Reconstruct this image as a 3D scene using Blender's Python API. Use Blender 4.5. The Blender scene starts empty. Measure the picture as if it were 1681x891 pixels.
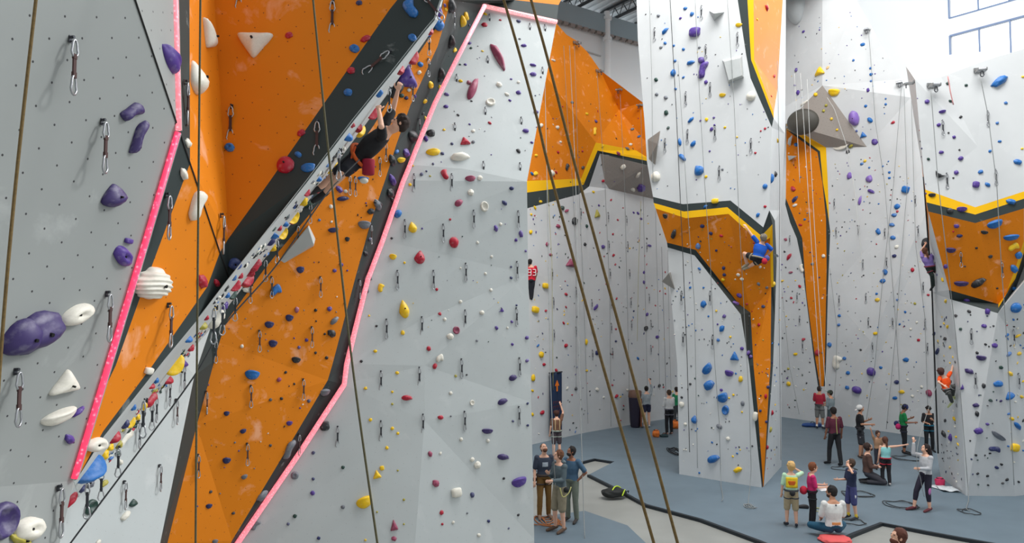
import bpy, bmesh, math, random
from mathutils import Vector, Matrix, noise
from mathutils.bvhtree import BVHTree
from mathutils.geometry import tessellate_polygon
random.seed(7)
S = bpy.context.scene
COL = S.collection
# ---------------------------------------------------------------- camera
F = 1200.0
PITCH = math.atan(59.5 / F)
CAM = Vector((0, 0, 4.7))
FWD = Vector((0, math.cos(PITCH), math.sin(PITCH)))
UPV = Vector((0, -math.sin(PITCH), math.cos(PITCH)))
RGT = Vector((1, 0, 0))
cd = bpy.data.cameras.new('camera'); cam = bpy.data.objects.new('camera', cd); COL.objects.link(cam)
cam.location = CAM; cam.rotation_euler = (math.pi / 2 + PITCH, 0, 0)
cd.sensor_width = 36; cd.lens = 36 * F / 1681; cd.clip_start = 0.05; cd.clip_end = 300
S.camera = cam
S.view_settings.view_transform = 'Standard'; S.view_settings.look = 'None'
S.view_settings.gamma = 1; S.view_settings.use_curve_mapping = False
S.view_settings.exposure = 0.2
# ---------------------------------------------------------------- world and lights
w = bpy.data.worlds.new('daylight'); S.world = w; w.use_nodes = True
nt = w.node_tree; nt.nodes.clear()
bg = nt.nodes.new('ShaderNodeBackground'); wo = nt.nodes.new('ShaderNodeOutputWorld')
bg.inputs[0].default_value = (0.95, 0.98, 1.0, 1); bg.inputs[1].default_value = 0.62
tcw = nt.nodes.new('ShaderNodeTexCoord'); dp = nt.nodes.new('ShaderNodeVectorMath'); dp.operation = 'DOT_PRODUCT'
dp.inputs[1].default_value = Vector((.58, .74, .34)).normalized(); nt.links.new(tcw.outputs['Generated'], dp.inputs[0])
mrw = nt.nodes.new('ShaderNodeMapRange'); mrw.interpolation_type = 'SMOOTHSTEP'; mrw.inputs['From Min'].default_value = .35; mrw.inputs['From Max'].default_value = .95
mrw.inputs['To Min'].default_value = .50; mrw.inputs['To Max'].default_value = 2.6; nt.links.new(dp.outputs['Value'], mrw.inputs['Value']); nt.links.new(mrw.outputs[0], bg.inputs[1])
nt.links.new(bg.outputs[0], wo.inputs[0])
def light(name, kind, loc, target, energy, size=1, sy=None, color=(1, 1, 1), angle=None):
    l = bpy.data.lights.new(name, kind); o = bpy.data.objects.new(name, l); COL.objects.link(o)
    o.location = loc; l.energy = energy; l.color = color
    o.rotation_euler = (Vector(target) - Vector(loc)).to_track_quat('-Z', 'Y').to_euler()
    if kind == 'AREA':
        l.shape = 'RECTANGLE'; l.size = size; l.size_y = sy or size
    if angle is not None: l.angle = angle
    return o
light('window_sun', 'SUN', (30, 14, 26), (30 - .78, 14 - .30, 26 - .56), 1.25, angle=math.radians(9), color=(1, .985, .96))
light('window_daylight', 'AREA', (22.6, 31.6, 14), (4, 22, 5), 2300, 9, 5, (0.94, 0.98, 1))
light('overhead_fill', 'AREA', (6, 12, 24), (8, 30, 12), 5200, 16, 8, (1, .995, .98))  # added fill lamp with no roof opening behind it, brightens the upper far walls
# ---------------------------------------------------------------- helpers
def ray(px, py): return FWD * F + RGT * (px - 840.5) + UPV * (445.5 - py)
def P(px, py, D): return CAM + ray(px, py) * (D / F)
def floorp(px, py, z=0.0):
    r = ray(px, py); t = (z - CAM.z) / r.z
    return CAM + r * t
def Df(px, py): return (floorp(px, py) - CAM).dot(FWD)
def srgb(r, g, b):
    f = lambda c: (c / 255) / 12.92 if c <= 10 else (((c / 255) + .055) / 1.055) ** 2.4
    return (f(r), f(g), f(b), 1)
def tag(o, label=None, cat=None, group=None, kind=None):
    if label: o['label'] = label
    if cat: o['category'] = cat
    if group: o['group'] = group
    if kind: o['kind'] = kind
    return o
def link(name, me, mats=None, parent=None, smooth=False):
    o = bpy.data.objects.new(name, me); COL.objects.link(o)
    if mats:
        for m in (mats if isinstance(mats, (list, tuple)) else [mats]): me.materials.append(m)
    if parent: o.parent = parent
    if smooth: me.shade_smooth()
    return o
def bmo(name, bm, mats=None, parent=None, smooth=False):
    me = bpy.data.meshes.new(name); bm.normal_update(); bm.to_mesh(me); bm.free()
    return link(name, me, mats, parent, smooth)
def empty(name, loc=(0, 0, 0)):
    o = bpy.data.objects.new(name, None); COL.objects.link(o); o.location = loc; o.empty_display_size = .1
    return o
MATS = {}
def mat(name, color, rough=.6, metal=0, emis=None, es=0, noise_amt=.08, nscale=30, spec=None, bump=0):
    if name in MATS: return MATS[name]
    m = bpy.data.materials.new(name); m.use_nodes = True
    t = m.node_tree; b = t.nodes['Principled BSDF']
    b.inputs['Roughness'].default_value = rough; b.inputs['Metallic'].default_value = metal
    if spec is not None: b.inputs['Specular IOR Level'].default_value = spec
    tc = t.nodes.new('ShaderNodeTexCoord'); n = t.nodes.new('ShaderNodeTexNoise'); n.inputs['Scale'].default_value = nscale
    t.links.new(tc.outputs['Object'], n.inputs['Vector'])
    mr = t.nodes.new('ShaderNodeMapRange'); mr.inputs['To Min'].default_value = 1 - noise_amt; mr.inputs['To Max'].default_value = 1 + noise_amt
    t.links.new(n.outputs['Fac'], mr.inputs['Value'])
    mx = t.nodes.new('ShaderNodeMix'); mx.data_type = 'RGBA'; mx.blend_type = 'MULTIPLY'; mx.inputs[0].default_value = 1
    mx.inputs[6].default_value = color; t.links.new(mr.outputs[0], mx.inputs[7])
    t.links.new(mx.outputs[2], b.inputs['Base Color'])
    if bump:
        bp = t.nodes.new('ShaderNodeBump'); bp.inputs['Strength'].default_value = bump; bp.inputs['Distance'].default_value = .01
        t.links.new(n.outputs['Fac'], bp.inputs['Height']); t.links.new(bp.outputs[0], b.inputs['Normal'])
    if emis:
        b.inputs['Emission Color'].default_value = emis; b.inputs['Emission Strength'].default_value = es
    MATS[name] = m; return m
def nmath(t, op, a, b=None, c=None):
    n = t.nodes.new('ShaderNodeMath'); n.operation = op
    for i, v in enumerate((a, b, c)):
        if v is None: continue
        if isinstance(v, (int, float)): n.inputs[i].default_value = v
        else: t.links.new(v, n.inputs[i])
    return n.outputs[0]
def panel(name, color, stain=(1, 1, 1, 1), amt=.3, thr=.66, holes=True, hole=(.04, .04, .045, 1), rough=.62, sc=2.2, hr=.042):
    """painted plywood climbing panel: staggered bolt holes and chalk smudges, UVs in metres"""
    if name in MATS: return MATS[name]
    m = bpy.data.materials.new(name); m.use_nodes = True
    t = m.node_tree; b = t.nodes['Principled BSDF']; b.inputs['Roughness'].default_value = rough
    b.inputs['Specular IOR Level'].default_value = .25
    uv = t.nodes.new('ShaderNodeUVMap')
    n1 = t.nodes.new('ShaderNodeTexNoise'); n1.inputs['Scale'].default_value = .7; n1.inputs['Detail'].default_value = 4
    n2 = t.nodes.new('ShaderNodeTexNoise'); n2.inputs['Scale'].default_value = sc; n2.inputs['Detail'].default_value = 5; n2.inputs['Roughness'].default_value = .6
    n2.inputs['Distortion'].default_value = .4
    t.links.new(uv.outputs[0], n1.inputs['Vector']); t.links.new(uv.outputs[0], n2.inputs['Vector'])
    mr = t.nodes.new('ShaderNodeMapRange'); mr.inputs['From Min'].default_value = .3; mr.inputs['From Max'].default_value = .7
    mr.inputs['To Min'].default_value = .94; mr.inputs['To Max'].default_value = 1.05
    t.links.new(n1.outputs['Fac'], mr.inputs['Value'])
    mul = t.nodes.new('ShaderNodeMix'); mul.data_type = 'RGBA'; mul.blend_type = 'MULTIPLY'; mul.inputs[0].default_value = 1
    mul.inputs[6].default_value = color; t.links.new(mr.outputs[0], mul.inputs[7])
    sm = t.nodes.new('ShaderNodeMapRange'); sm.inputs['From Min'].default_value = thr; sm.inputs['From Max'].default_value = thr + .13
    sm.inputs['To Max'].default_value = amt; t.links.new(n2.outputs['Fac'], sm.inputs['Value'])
    mx = t.nodes.new('ShaderNodeMix'); mx.data_type = 'RGBA'; t.links.new(sm.outputs[0], mx.inputs[0])
    t.links.new(mul.outputs[2], mx.inputs[6]); mx.inputs[7].default_value = stain
    out = mx.outputs[2]
    if holes:
        mp = t.nodes.new('ShaderNodeMapping'); mp.inputs['Rotation'].default_value = (0, 0, math.radians(24))
        mp.inputs['Scale'].default_value = (1 / .145, 1 / .145, 1); t.links.new(uv.outputs[0], mp.inputs['Vector'])
        sp = t.nodes.new('ShaderNodeSeparateXYZ'); t.links.new(mp.outputs[0], sp.inputs[0])
        fx = nmath(t, 'SUBTRACT', nmath(t, 'FRACT', sp.outputs[0]), .5); fy = nmath(t, 'SUBTRACT', nmath(t, 'FRACT', sp.outputs[1]), .5)
        d = nmath(t, 'SQRT', nmath(t, 'ADD', nmath(t, 'MULTIPLY', fx, fx), nmath(t, 'MULTIPLY', fy, fy)))
        hm = nmath(t, 'LESS_THAN', d, hr)
        hx = t.nodes.new('ShaderNodeMix'); hx.data_type = 'RGBA'; t.links.new(hm, hx.inputs[0]); t.links.new(out, hx.inputs[6]); hx.inputs[7].default_value = hole
        out = hx.outputs[2]
    t.links.new(out, b.inputs['Base Color']); MATS[name] = m; return m
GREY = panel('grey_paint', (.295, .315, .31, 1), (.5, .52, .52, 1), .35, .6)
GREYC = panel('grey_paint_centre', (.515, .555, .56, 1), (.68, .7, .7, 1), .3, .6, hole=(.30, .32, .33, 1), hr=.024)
PALE = panel('pale_paint', (.62, .64, .65, 1), (.78, .8, .8, 1), .3, .6, holes=False)
ORANGE = panel('orange_paint', (.72, .21, .003, 1), (.95, .55, .38, 1), .5, .595, hole=(.22, .055, .01, 1), sc=2.8, hr=.034)
CHAR = panel('charcoal_paint', (.034, .046, .046, 1), (.42, .46, .46, 1), .7, .64, holes=False, sc=3.2)
YEL = panel('yellow_paint', (.9, .50, .004, 1), (.95, .9, .5, 1), .2, .7, holes=False)
BEIGE = panel('underside_brown_and_shade', (.36, .325, .295, 1), (.6, .58, .56, 1), .3, .62)  # brown of the roof, also the far overhang's shade put into colour
WHITE = mat('white_wall_paint', (.8, .82, .83, 1), .8, noise_amt=.02, nscale=.6)
# ---------------------------------------------------------------- faceted walls
ALLW = []      # (triangles for casting, zone)
def plane3(a, b, c):
    m = Matrix(((1, a[0], a[1]), (1, b[0], b[1]), (1, c[0], c[1])))
    return tuple(m.inverted() @ Vector((1 / a[2], 1 / b[2], 1 / c[2])))
def planeL(f, k=324.0):      # from the on-screen length of a quickdraw
    g = lambda x, y: k / f(x, y)
    return plane3((0, 0, g(0, 0)), (1000, 0, g(1000, 0)), (0, 1000, g(0, 1000)))
class Wall:
    def __init__(s, name): s.name = name; s.idx = {}; s.co = []; s.faces = []
    def v(s, p, pl):
        k = (round(p[0], 1), round(p[1], 1))
        if k not in s.idx:
            if len(p) > 2 and p[2] > 0: D = p[2]
            else:
                D = 1 / (pl[0] + pl[1] * p[0] + pl[2] * p[1])
                if len(p) > 2: D += p[2]          # negative third value pulls the vertex towards the room
            s.idx[k] = len(s.co); s.co.append(P(p[0], p[1], D))
        return s.idx[k]
    def f(s, m, zone, pl, pts): s.faces.append(([s.v(p, pl) for p in pts], m, zone)); return s
    def build(s, back, th=None):
        mats = []; bm = bmesh.new(); s.co = [Vector((p.x, p.y, -.08)) if p.z < .3 else p for p in s.co]; vs = [bm.verts.new(c) for c in s.co]; uvl = bm.loops.layers.uv.new('UVMap')
        tris = []
        for ids, m, zone in s.faces:
            if m not in mats: mats.append(m)
            pts = [s.co[i] for i in ids]
            for tri in tessellate_polygon([[Vector((*project(p),0)) for p in pts]]):
                t = [ids[i] for i in tri]
                a, b, c = (s.co[i] for i in t); n = (b - a).cross(c - a)
                if n.length < 1e-9: continue
                if n.dot(CAM - a) < 0: t.reverse(); n = -n
                try: fc = bm.faces.new([vs[i] for i in t])
                except ValueError: continue
                fc.material_index = mats.index(m); n.normalize()
                tris.append((t, zone, n))
            # one uv frame per facet
        bm.faces.ensure_lookup_table()
        for fc in bm.faces:
            fc.normal_update(); n = fc.normal
            u = Vector((0, 0, 1)) - n * n.z
            u = u.normalized() if u.length > .1 else Vector((0, 1, 0)); r = u.cross(n)
            for l in fc.loops: l[uvl].uv = (l.vert.co.dot(r), l.vert.co.dot(u))
        front = list(bm.faces); bnd = [e for e in bm.edges if len(e.link_faces) == 1]
        bm.normal_update()
        bk = {v: bm.verts.new(v.co - v.normal * th if th else v.co + Vector(back)) for v in list(bm.verts)}
        for fc in front:
            g = bm.faces.new([bk[v] for v in reversed(fc.verts)]); g.material_index = fc.material_index
        for e in bnd:
            a, b = e.verts
            mi = e.link_faces[0].material_index
            try: g = bm.faces.new([a, bk[a], bk[b], b]); g.material_index = mi
            except ValueError: pass
        for t, z, n in tris: ALLW.append(([s.co[i] for i in t], z))
        o = bmo(s.name, bm, mats); tag(o, kind='structure'); return o
def project(p):
    d = p - CAM; z = d.dot(FWD)
    return (840.5 + F * d.dot(RGT) / z, 445.5 - F * d.dot(UPV) / z)
# --- near wall and its overhanging nose
P1 = planeL(lambda x, y: 102 - .09 * x - .02 * y)
P4 = planeL(lambda x, y: 59 - .002 * (x - 372) + .012 * (y - 300))
L4 = lambda x, y: 324 / (59 - .002 * (x - 372) + .012 * (y - 300))
L1 = lambda x, y: 324 / (102 - .09 * x - .02 * y)
P2 = plane3((222, 0, L1(222, 0)), (376, 457, L1(376, 457)), (352, 0, L4(352, 0)))
P9 = plane3((0, 797, L1(0, 797)), (121, 789, L1(121, 789)), (60, 1000, 4.0))
zG, zW, zB, zC = 'near grey wall', 'narrow orange wedge', 'big orange overhang', 'charcoal overhang band'
W = Wall('wall_near')
for p in [(343, -150), (352, 0), (372, 330), (374, 393)]: W.v(p, P4)
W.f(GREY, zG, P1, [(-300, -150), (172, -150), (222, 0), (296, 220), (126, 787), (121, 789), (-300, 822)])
W.f(CHAR, 'charcoal pink-light edge', P1, [(296, 220), (312, 268), (230, 488), (190, 600), (149, 685), (126, 787)])
W.f(ORANGE, zW, P1, [(312, 268), (361, 414), (340, 471), (250, 600), (169, 708), (126, 787), (149, 685), (190, 600), (230, 488)])
W.f(CHAR, zC, P1, [(361, 414), (376, 457), (323, 526), (270, 590), (169, 718), (121, 789), (126, 787), (169, 708), (250, 600), (340, 471)])
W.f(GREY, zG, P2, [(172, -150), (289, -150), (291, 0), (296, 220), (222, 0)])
W.f(CHAR, 'charcoal pink-light edge', P2, [(289, -150), (309, -150), (311, 0), (312, 268), (296, 220), (291, 0)])
W.f(ORANGE, 'pale orange corner facet', P2, [(309, -150), (343, -150), (352, 0), (372, 330), (374, 393), (361, 414), (312, 268), (311, 0)])
W.f(CHAR, zC, P2, [(374, 393), (376, 457), (361, 414)])
W.f(ORANGE, zB, P4, [(343, -150), (757, -150), (652, 0), (640, 15), (441, 300), (374, 393), (372, 330), (352, 0)])
W.f(CHAR, zC, P4, [(757, -150), (790, -150), (723, 0), (713, 30), (700, 45), (640, 121), (580, 195), (502, 298), (376, 457), (374, 393), (441, 300), (640, 15), (652, 0)])
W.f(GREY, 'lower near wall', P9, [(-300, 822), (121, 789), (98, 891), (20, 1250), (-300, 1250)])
W.build(0, .03)
# --- recessed wall: underside strip, deep orange panel, lower grey panel, tall centre wall
L6f = lambda x, y: 34.5 - .018 * (x - 380)
P6 = planeL(L6f); t0 = lambda pl, x, y: 1 / (pl[0] + pl[1] * x + pl[2] * y)
P6b = plane3((360, 562, t0(P6, 360, 562)), (538, 624, t0(P6, 538, 624)), (320, 880, t0(P6, 320, 880) - .22))
P8 = planeL(lambda x, y: 42 - .055 * (x - 230))
L7f = lambda x, y: 30.5 - .01 * (x - 600) + .004 * (y - 600)
P7 = planeL(L7f); P7u = planeL(lambda x, y: L7f(x, 277) + .012 * (y - 277))
zD, zE, zF, zU = 'deep orange panel', 'charcoal deep-panel edge', 'tall grey centre wall', 'grey underside strip'
W = Wall('wall_centre')
LED = [(793, 8), (748, 94), (711, 168), (678, 249), (670, 270), (659, 296), (625, 394), (601, 457), (580, 540), (566, 597), (562, 630), (489, 742), (388, 889), (300, 1010)]
Lu, Ll = LED[:5], LED[4:]
W.f(GREYC, 'sloping grey wall top', P7u, [(914, 34), (865, 298), (762, 277)] + Lu[::-1])
W.f(GREYC, zF, P7, [(670, 270), (762, 277), (865, 298), (867, 450), (688, 527), (566, 597), (580, 540), (601, 457), (625, 394), (659, 296)])
PFL = plane3((566, 597, t0(P7, 566, 597)), (688, 527, t0(P7, 688, 527)), (500, 900, t0(P7, 500, 900) - .16))
for p in LED[4:]: W.v(p, P7)
W.f(GREYC, zF, PFL, [(688, 527), (697, 600), (697, 690), (672, 1010), (300, 1010), (388, 889), (489, 742), (562, 630), (566, 597)])
W.f(GREYC, zF, P7, [(867, 450), (872, 660), (877, 885), (697, 690), (697, 600), (688, 527)])
W.f(GREYC, zF, P7, [(877, 885), (880, 1000), (672, 1010), (697, 690)])
Or = [(740, 0), (730, 37), (718, 77), (674, 172), (651, 236), (632, 296), (609, 363), (584, 453), (546, 597)]
Or2 = [(538, 624), (462, 752), (381, 887), (265, 1092)]
Ob = [(728, 0), (721, 38), (706, 60), (660, 130), (614, 205), (533, 322), (435, 440), (372, 527)]
W.f(CHAR, zE, P6, [(740, 0), (793, 8), (748, 94), (711, 168), (678, 249), (670, 270), (659, 296), (625, 394), (601, 457), (580, 540), (566, 597)] + Or[::-1][:-1])
W.f(CHAR, zE, P6, [(566, 597), (562, 630), (489, 742), (388, 889), (300, 1010), (265, 1092)] + Or2[::-1][1:] + [(546, 597)])
W.f(CHAR, zE, P7u, [(745, -150), (830, -150), (845, 0), (917, 8), (914, 34), (793, 8), (740, 0)])
W.f(ORANGE, 'orange cap', P7u, [(830, -150), (1000, -150), (921, 0), (917, 8), (845, 0)])
W.f(ORANGE, zD, P6, Ob + [(360, 562), (538, 624), (546, 597)] + Or[::-1][1:])
W.f(ORANGE, zD, P6b, [(360, 562), (352, 592), (323, 698), (275, 891), (232, 1092)] + Or2[::-1])
I = [(727, 0), (719, 34), (704, 58), (655, 128), (598, 207), (520, 312), (400, 470), (345, 540)]
W.f(CHAR, 'dark recess band', P6, I + Ob[::-1])
I2 = [(345, 540), (300, 592), (196, 728), (130, 815)]
W.f(GREYC, 'lower grey panel', P8, [(345, 540), (319, 617), (290, 759), (263, 891), (215, 1150), (20, 1150), (40, 815), (130, 815), (196, 728), (300, 592)])
W.f(CHAR, 'charcoal deep-panel stripe', P6, [(345, 540), (372, 527), (360, 562), (352, 592), (323, 698), (275, 891), (232, 1092), (215, 1150), (263, 891), (290, 759), (319, 617)])
W.build(0, .12)
# the return face between the nose and the recess
W2 = Wall('wall_underside')
Ed = [(723, 0), (713, 30), (700, 45), (640, 121), (580, 195), (502, 298), (376, 457)]
Ed2 = [(376, 457), (323, 526), (270, 590), (169, 718), (121, 789)]
for p in Ed: W2.v(p, P4)
for p in Ed2[1:]: W2.v(p, P1)
for p in I: W2.v(p, P6)
for p in I2[1:]: W2.v(p, P8)
E_all = Ed + Ed2[1:]; I_all = [(727, 0), (719, 34), (704, 58), (655, 128), (598, 207), (520, 312), (400, 470), (345, 540), (300, 592), (196, 728), (130, 815)]
for i in range(10):
    W2.f(GREYC, zU, P6, [E_all[i], E_all[i + 1], I_all[i + 1], I_all[i]])
W2.build(0, .004)
# --- far back wall with the orange crown
def vp(a, b):     # vertical plane through two floor pixels
    da, db = Df(*a), Df(*b); s = (1 / db - 1 / da) / (b[0] - a[0]); return (1 / da - s * a[0], s, 0.0)
V1 = vp((875, 729), (965, 709)); V2 = vp((965, 709), (1112, 684))
zK = 'far back wall'; zO = 'far orange crown'
W = Wall('wall_back')
W.f(ORANGE, zO, V1, [(780, 298), (830, 37), (912, 37), (930, 57), (945, 66), (965, 86), (985, 115), (978, 234, -.9), (954, 293), (865, 297)])
W.f(ORANGE, zO, V2, [(985, 115), (1016, 180, .01 + 1 / (V2[0] + V2[1] * 1016)), (1045, 247, -1.2), (978, 234)])
W.f(ORANGE, zO, V2, [(985, 115), (1055, 168, -1.6), (1062, 235, -1.7), (1062, 258, -1.7), (1045, 247), (1016, 180)])
W.f(YEL, zO, V1, [(865, 297), (954, 293), (978, 234), (981, 247, -.9), (958, 303), (865, 316), (780, 322), (780, 298)])
W.f(YEL, zO, V2, [(978, 234), (1045, 247), (1062, 258), (1062, 264, -1.7), (981, 247)])
W.f(CHAR, zO, V1, [(865, 316), (958, 303), (981, 247), (985, 252, -.9), (967, 306), (950, 319), (865, 342), (780, 360), (780, 322)])
W.f(CHAR, zO, V2, [(981, 247), (1062, 264), (1063, 271, -1.7), (985, 252)])
W.f(BEIGE, 'beige far underside', V2, [(985, 252), (1063, 271), (1080, 328), (1000, 310), (993, 300, -.1)])  # shadow under the crown is put into this facet's colour
W.f(PALE, zK, V1, [(985, 252), (993, 300), (1000, 310), (965, 400), (950, 319), (967, 306)])
W.f(PALE, zK, V1, [(780, 360), (865, 342), (950, 319), (946, 430), (918, 715), (875, 729), (780, 755)])
W.f(PALE, zK, V1, [(950, 319), (965, 400), (962, 709), (918, 715), (946, 430, -.4)])
W.f(PALE, zK, V2, [(965, 400), (1000, 310), (1080, 328), (1150, 400), (1150, 682), (1039, 695), (962, 709)])
W.build((.1, .7, 0))
# --- free-standing pillar
A1 = vp((1115, 778), (1250, 800)); A2 = vp((1250, 800), (1283, 765))
dA1 = lambda x: 1 / (A1[0] + A1[1] * x)
A1t = plane3((1045, -150, dA1(1045) + .25), (1225, -150, dA1(1225) + .25), (1199, 329, dA1(1199) - .35))
zP, zS, zQ = 'pale pillar', 'orange pillar spike', 'charcoal pillar border'
W = Wall('wall_pillar')
for p in [(1244, 671), (1237, 600)]: W.v(p, A1)
t_ = lambda pl, x, y: 1 / (pl[0] + pl[1] * x + pl[2] * y)
PO = plane3((1076, 342, t_(A1t, 1076, 342)), (1196, 351, t_(A1t, 1196, 351)), (1180, 455, dA1(1180) + .15))
PR = plane3((1196, 351, t_(A1t, 1196, 351)), (1232, 513, t_(PO, 1232, 513)), (1268, 368, t_(A1t, 1268, 368) + .35))
W.f(PALE, zP, A1t, [(1040, -150), (1195, -150), (1211, 0), (1225, 91), (1232, 128), (1267, 209), (1263, 345), (1253, 373), (1199, 329), (1121, 335), (1072, 323), (1062, 265), (1058, 200), (1047, 64), (1045, 0)])
W.f(CHAR, zQ, A1t, [(1195, -150), (1212, -150), (1227, 0), (1233, 98), (1270, 194), (1267, 209), (1232, 128), (1225, 91), (1211, 0)])
W.f(YEL, zQ, A1t, [(1212, -150), (1222, -150), (1237, 0), (1238, 98), (1270, 185), (1270, 194), (1233, 98), (1227, 0)])
W.f(ORANGE, 'upper orange pillar strip', A2, [(1222, -150), (1288, -150, 21.3), (1285, 0, 21.3), (1276, 150, 20.8), (1270, 185), (1238, 98), (1237, 0)])
W.f(PALE, zP, A2, [(1288, -150), (1300, -150, 22.5), (1290, 0, 22.3), (1289, 220, 21.2), (1282, 345, 20.6), (1272, 362, 19.2), (1263, 345), (1267, 209), (1270, 194), (1270, 185), (1276, 150), (1285, 0)])
W.v((1268, 368), tuple(PR)); W.v((1263, 345), A1t)
W.f(CHAR, zQ, A1t, [(1072, 323), (1121, 335), (1199, 329), (1253, 373), (1263, 345), (1272, 362), (1268, 368), (1250, 387), (1194, 340), (1123, 347), (1073, 333)])
W.f(YEL, zQ, A1t, [(1073, 333), (1123, 347), (1194, 340), (1250, 387), (1249, 399), (1196, 351), (1126, 358), (1076, 342)])
W.f(YEL, zQ, PR, [(1250, 387), (1268, 368), (1270, 471), (1266, 471), (1264, 390), (1249, 399)])
W.f(ORANGE, zS, PO, [(1076, 342), (1126, 358), (1196, 351), (1213, 430), (1232, 513), (1213, 499), (1142, 410), (1095, 398)])
W.f(ORANGE, zS, PR, [(1196, 351), (1249, 399), (1264, 390), (1266, 471), (1232, 513), (1213, 430)])
W.f(ORANGE, zS, A2, [(1232, 513), (1266, 471), (1265, 600, 19.25), (1262, 640, 19.2), (1253, 789, 19.25), (1244, 671), (1237, 600)])
W.f(CHAR, zQ, A1, [(1095, 398), (1142, 410), (1213, 499), (1232, 513), (1237, 600), (1244, 671), (1253, 789), (1251, 791), (1239, 691), (1230, 600), (1216, 516), (1140, 419), (1096, 406)])
W.f(CHAR, zQ, A2, [(1268, 368), (1272, 362), (1275, 429, 19.5), (1272, 520, 19.5), (1269, 600, 19.5), (1256, 770, 19.35), (1253, 789), (1262, 640), (1265, 600), (1266, 471), (1270, 471)])
W.f(PALE, zP, A1, [(1096, 406), (1140, 419), (1216, 516), (1230, 600), (1239, 691), (1251, 791), (1251, 801), (1115, 779), (1112, 600), (1099, 460)])
W.f(PALE, 'side face of the pillar', A2, [(1272, 362), (1282, 345), (1283, 766), (1251, 801), (1251, 791), (1253, 789), (1256, 770), (1269, 600), (1272, 520), (1275, 429)])
W.build((.45, 1.6, 0))
# --- white wall behind the belayers, with the brown roof
B1 = vp((1283, 684), (1479, 712))
zR, zT = 'white belayers wall', 'long orange blade'
W = Wall('wall_belay')
W.f(PALE, 'upper white wall', B1, [(1240, -150), (1350, -150, -.9), (1350, 140, -1.0), (1291, 203, 30.2), (1240, 203)])
W.f(PALE, 'upper white wall', B1, [(1350, -150), (1345, -150), (1345, -150), (1350, -150), (1395, -150, -.6), (1406, 0, -.6), (1480, 130), (1495, 160), (1423, 241), (1350, 140)])
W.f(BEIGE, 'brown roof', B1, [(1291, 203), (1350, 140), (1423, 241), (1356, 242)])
W.f(YEL, zT, B1, [(1291, 203), (1356, 242), (1359, 300), (1361, 365), (1356, 330), (1351, 300), (1346, 248), (1291, 208)])
W.f(CHAR, zT, B1, [(1291, 208), (1346, 248), (1351, 300), (1356, 330), (1361, 365), (1363, 380), (1359, 481), (1356, 600), (1354, 634), (1352, 634), (1354, 600), (1357, 440), (1356, 360), (1350, 300), (1342, 250), (1291, 213)])
W.f(ORANGE, zT, B1, [(1291, 213), (1342, 250), (1350, 300), (1356, 360), (1357, 440), (1354, 600), (1352, 634), (1346, 634), (1338, 586), (1324, 485), (1317, 391), (1290, 325)])
W.f(CHAR, zT, B1, [(1290, 325), (1317, 391), (1324, 485), (1338, 586), (1346, 634), (1343, 634), (1335, 582), (1316, 429), (1308, 391), (1297, 365), (1289, 335)])
W.f(PALE, zR, B1, [(1240, 203), (1291, 203), (1291, 208), (1291, 213), (1290, 325), (1289, 335), (1240, 335)])
W.f(PALE, zR, B1, [(1240, 335), (1289, 335), (1297, 365), (1308, 391), (1316, 429), (1335, 582), (1343, 634), (1346, 634), (1346, 693), (1240, 679)])
W.f(PALE, zR, B1, [(1356, 242), (1423, 241), (1430, 400), (1430, 560, -.25), (1400, 699), (1346, 693), (1346, 634), (1352, 634), (1354, 634), (1356, 600), (1359, 481), (1363, 380), (1361, 365), (1359, 300)])
W.f(PALE, zR, B1, [(1423, 241), (1495, 160), (1600, 160), (1600, 728), (1479, 712), (1400, 699), (1430, 560), (1430, 400)])
W.build((.3, .8, 0))
# --- window-side pillar
C1 = vp((1584, 813), (1667, 828)); C2 = (C1[0] + C1[1] * 1667, 0, 0)
zX, zY = 'window-side wall', 'orange window-side shield'
C2 = (C1[0] + C1[1] * 1620 + 0.00002 * 1620, -0.00002, 0)
dC = lambda C, x: 1 / (C[0] + C[1] * x)
C1t = plane3((1502, 130, 18.45), (1615, 100, dC(C1, 1615) + .1), (1560, 330, dC(C1, 1560) - .65)); C2t = plane3((1615, 100, 1 / (C1t[0] + C1t[1] * 1615 + C1t[2] * 100)), (1601, 352, 1 / (C1t[0] + C1t[1] * 1601 + C1t[2] * 352)), (1830, 200, 17.3))
W = Wall('wall_window_side')
W.f(PALE, zX, C1t, [(1502, 130, 18.3), (1545, 126), (1615, 100), (1605, 240), (1601, 340), (1519, 311)])
W.f(YEL, zX, C1t, [(1519, 311), (1601, 340), (1601, 352), (1521, 332)])
W.f(CHAR, zX, C1t, [(1521, 332), (1601, 352), (1601, 366), (1524, 347)])
W.f(PALE, zX, C2t, [(1615, 100), (1681, 80), (1830, 30), (1830, 250), (1681, 314), (1601, 340), (1605, 240)])
W.f(YEL, zX, C2t, [(1601, 340), (1681, 314), (1830, 250), (1830, 262), (1681, 326), (1601, 352)])
W.f(CHAR, zX, C2t, [(1601, 352), (1681, 326), (1830, 262), (1830, 285), (1681, 342), (1601, 366)])
PX = plane3((1524, 347, t_(C1t, 1524, 347)), (1601, 366, t_(C1t, 1601, 366)), (1600, 486, dC(C1, 1600) + .1)); PZ = plane3((1601, 366, t_(C1t, 1601, 366)), (1639, 499, t_(PX, 1639, 499)), (1681, 342, t_(C2t, 1681, 342)))
W.f(ORANGE, zY, PX, [(1524, 347), (1601, 366), (1639, 499), (1558, 476)])
W.f(ORANGE, zY, PZ, [(1601, 366), (1681, 342), (1681, 394), (1667, 440), (1650, 485), (1639, 499)])
W.f(YEL, zY, C2, [(1681, 394), (1684, 405, -.3), (1667, 457, -.2), (1639, 505, -.2), (1639, 499), (1650, 485), (1667, 440)])
W.f(CHAR, zX, C1, [(1558, 476), (1639, 499), (1639, 505), (1638, 514), (1560, 491)])
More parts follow.
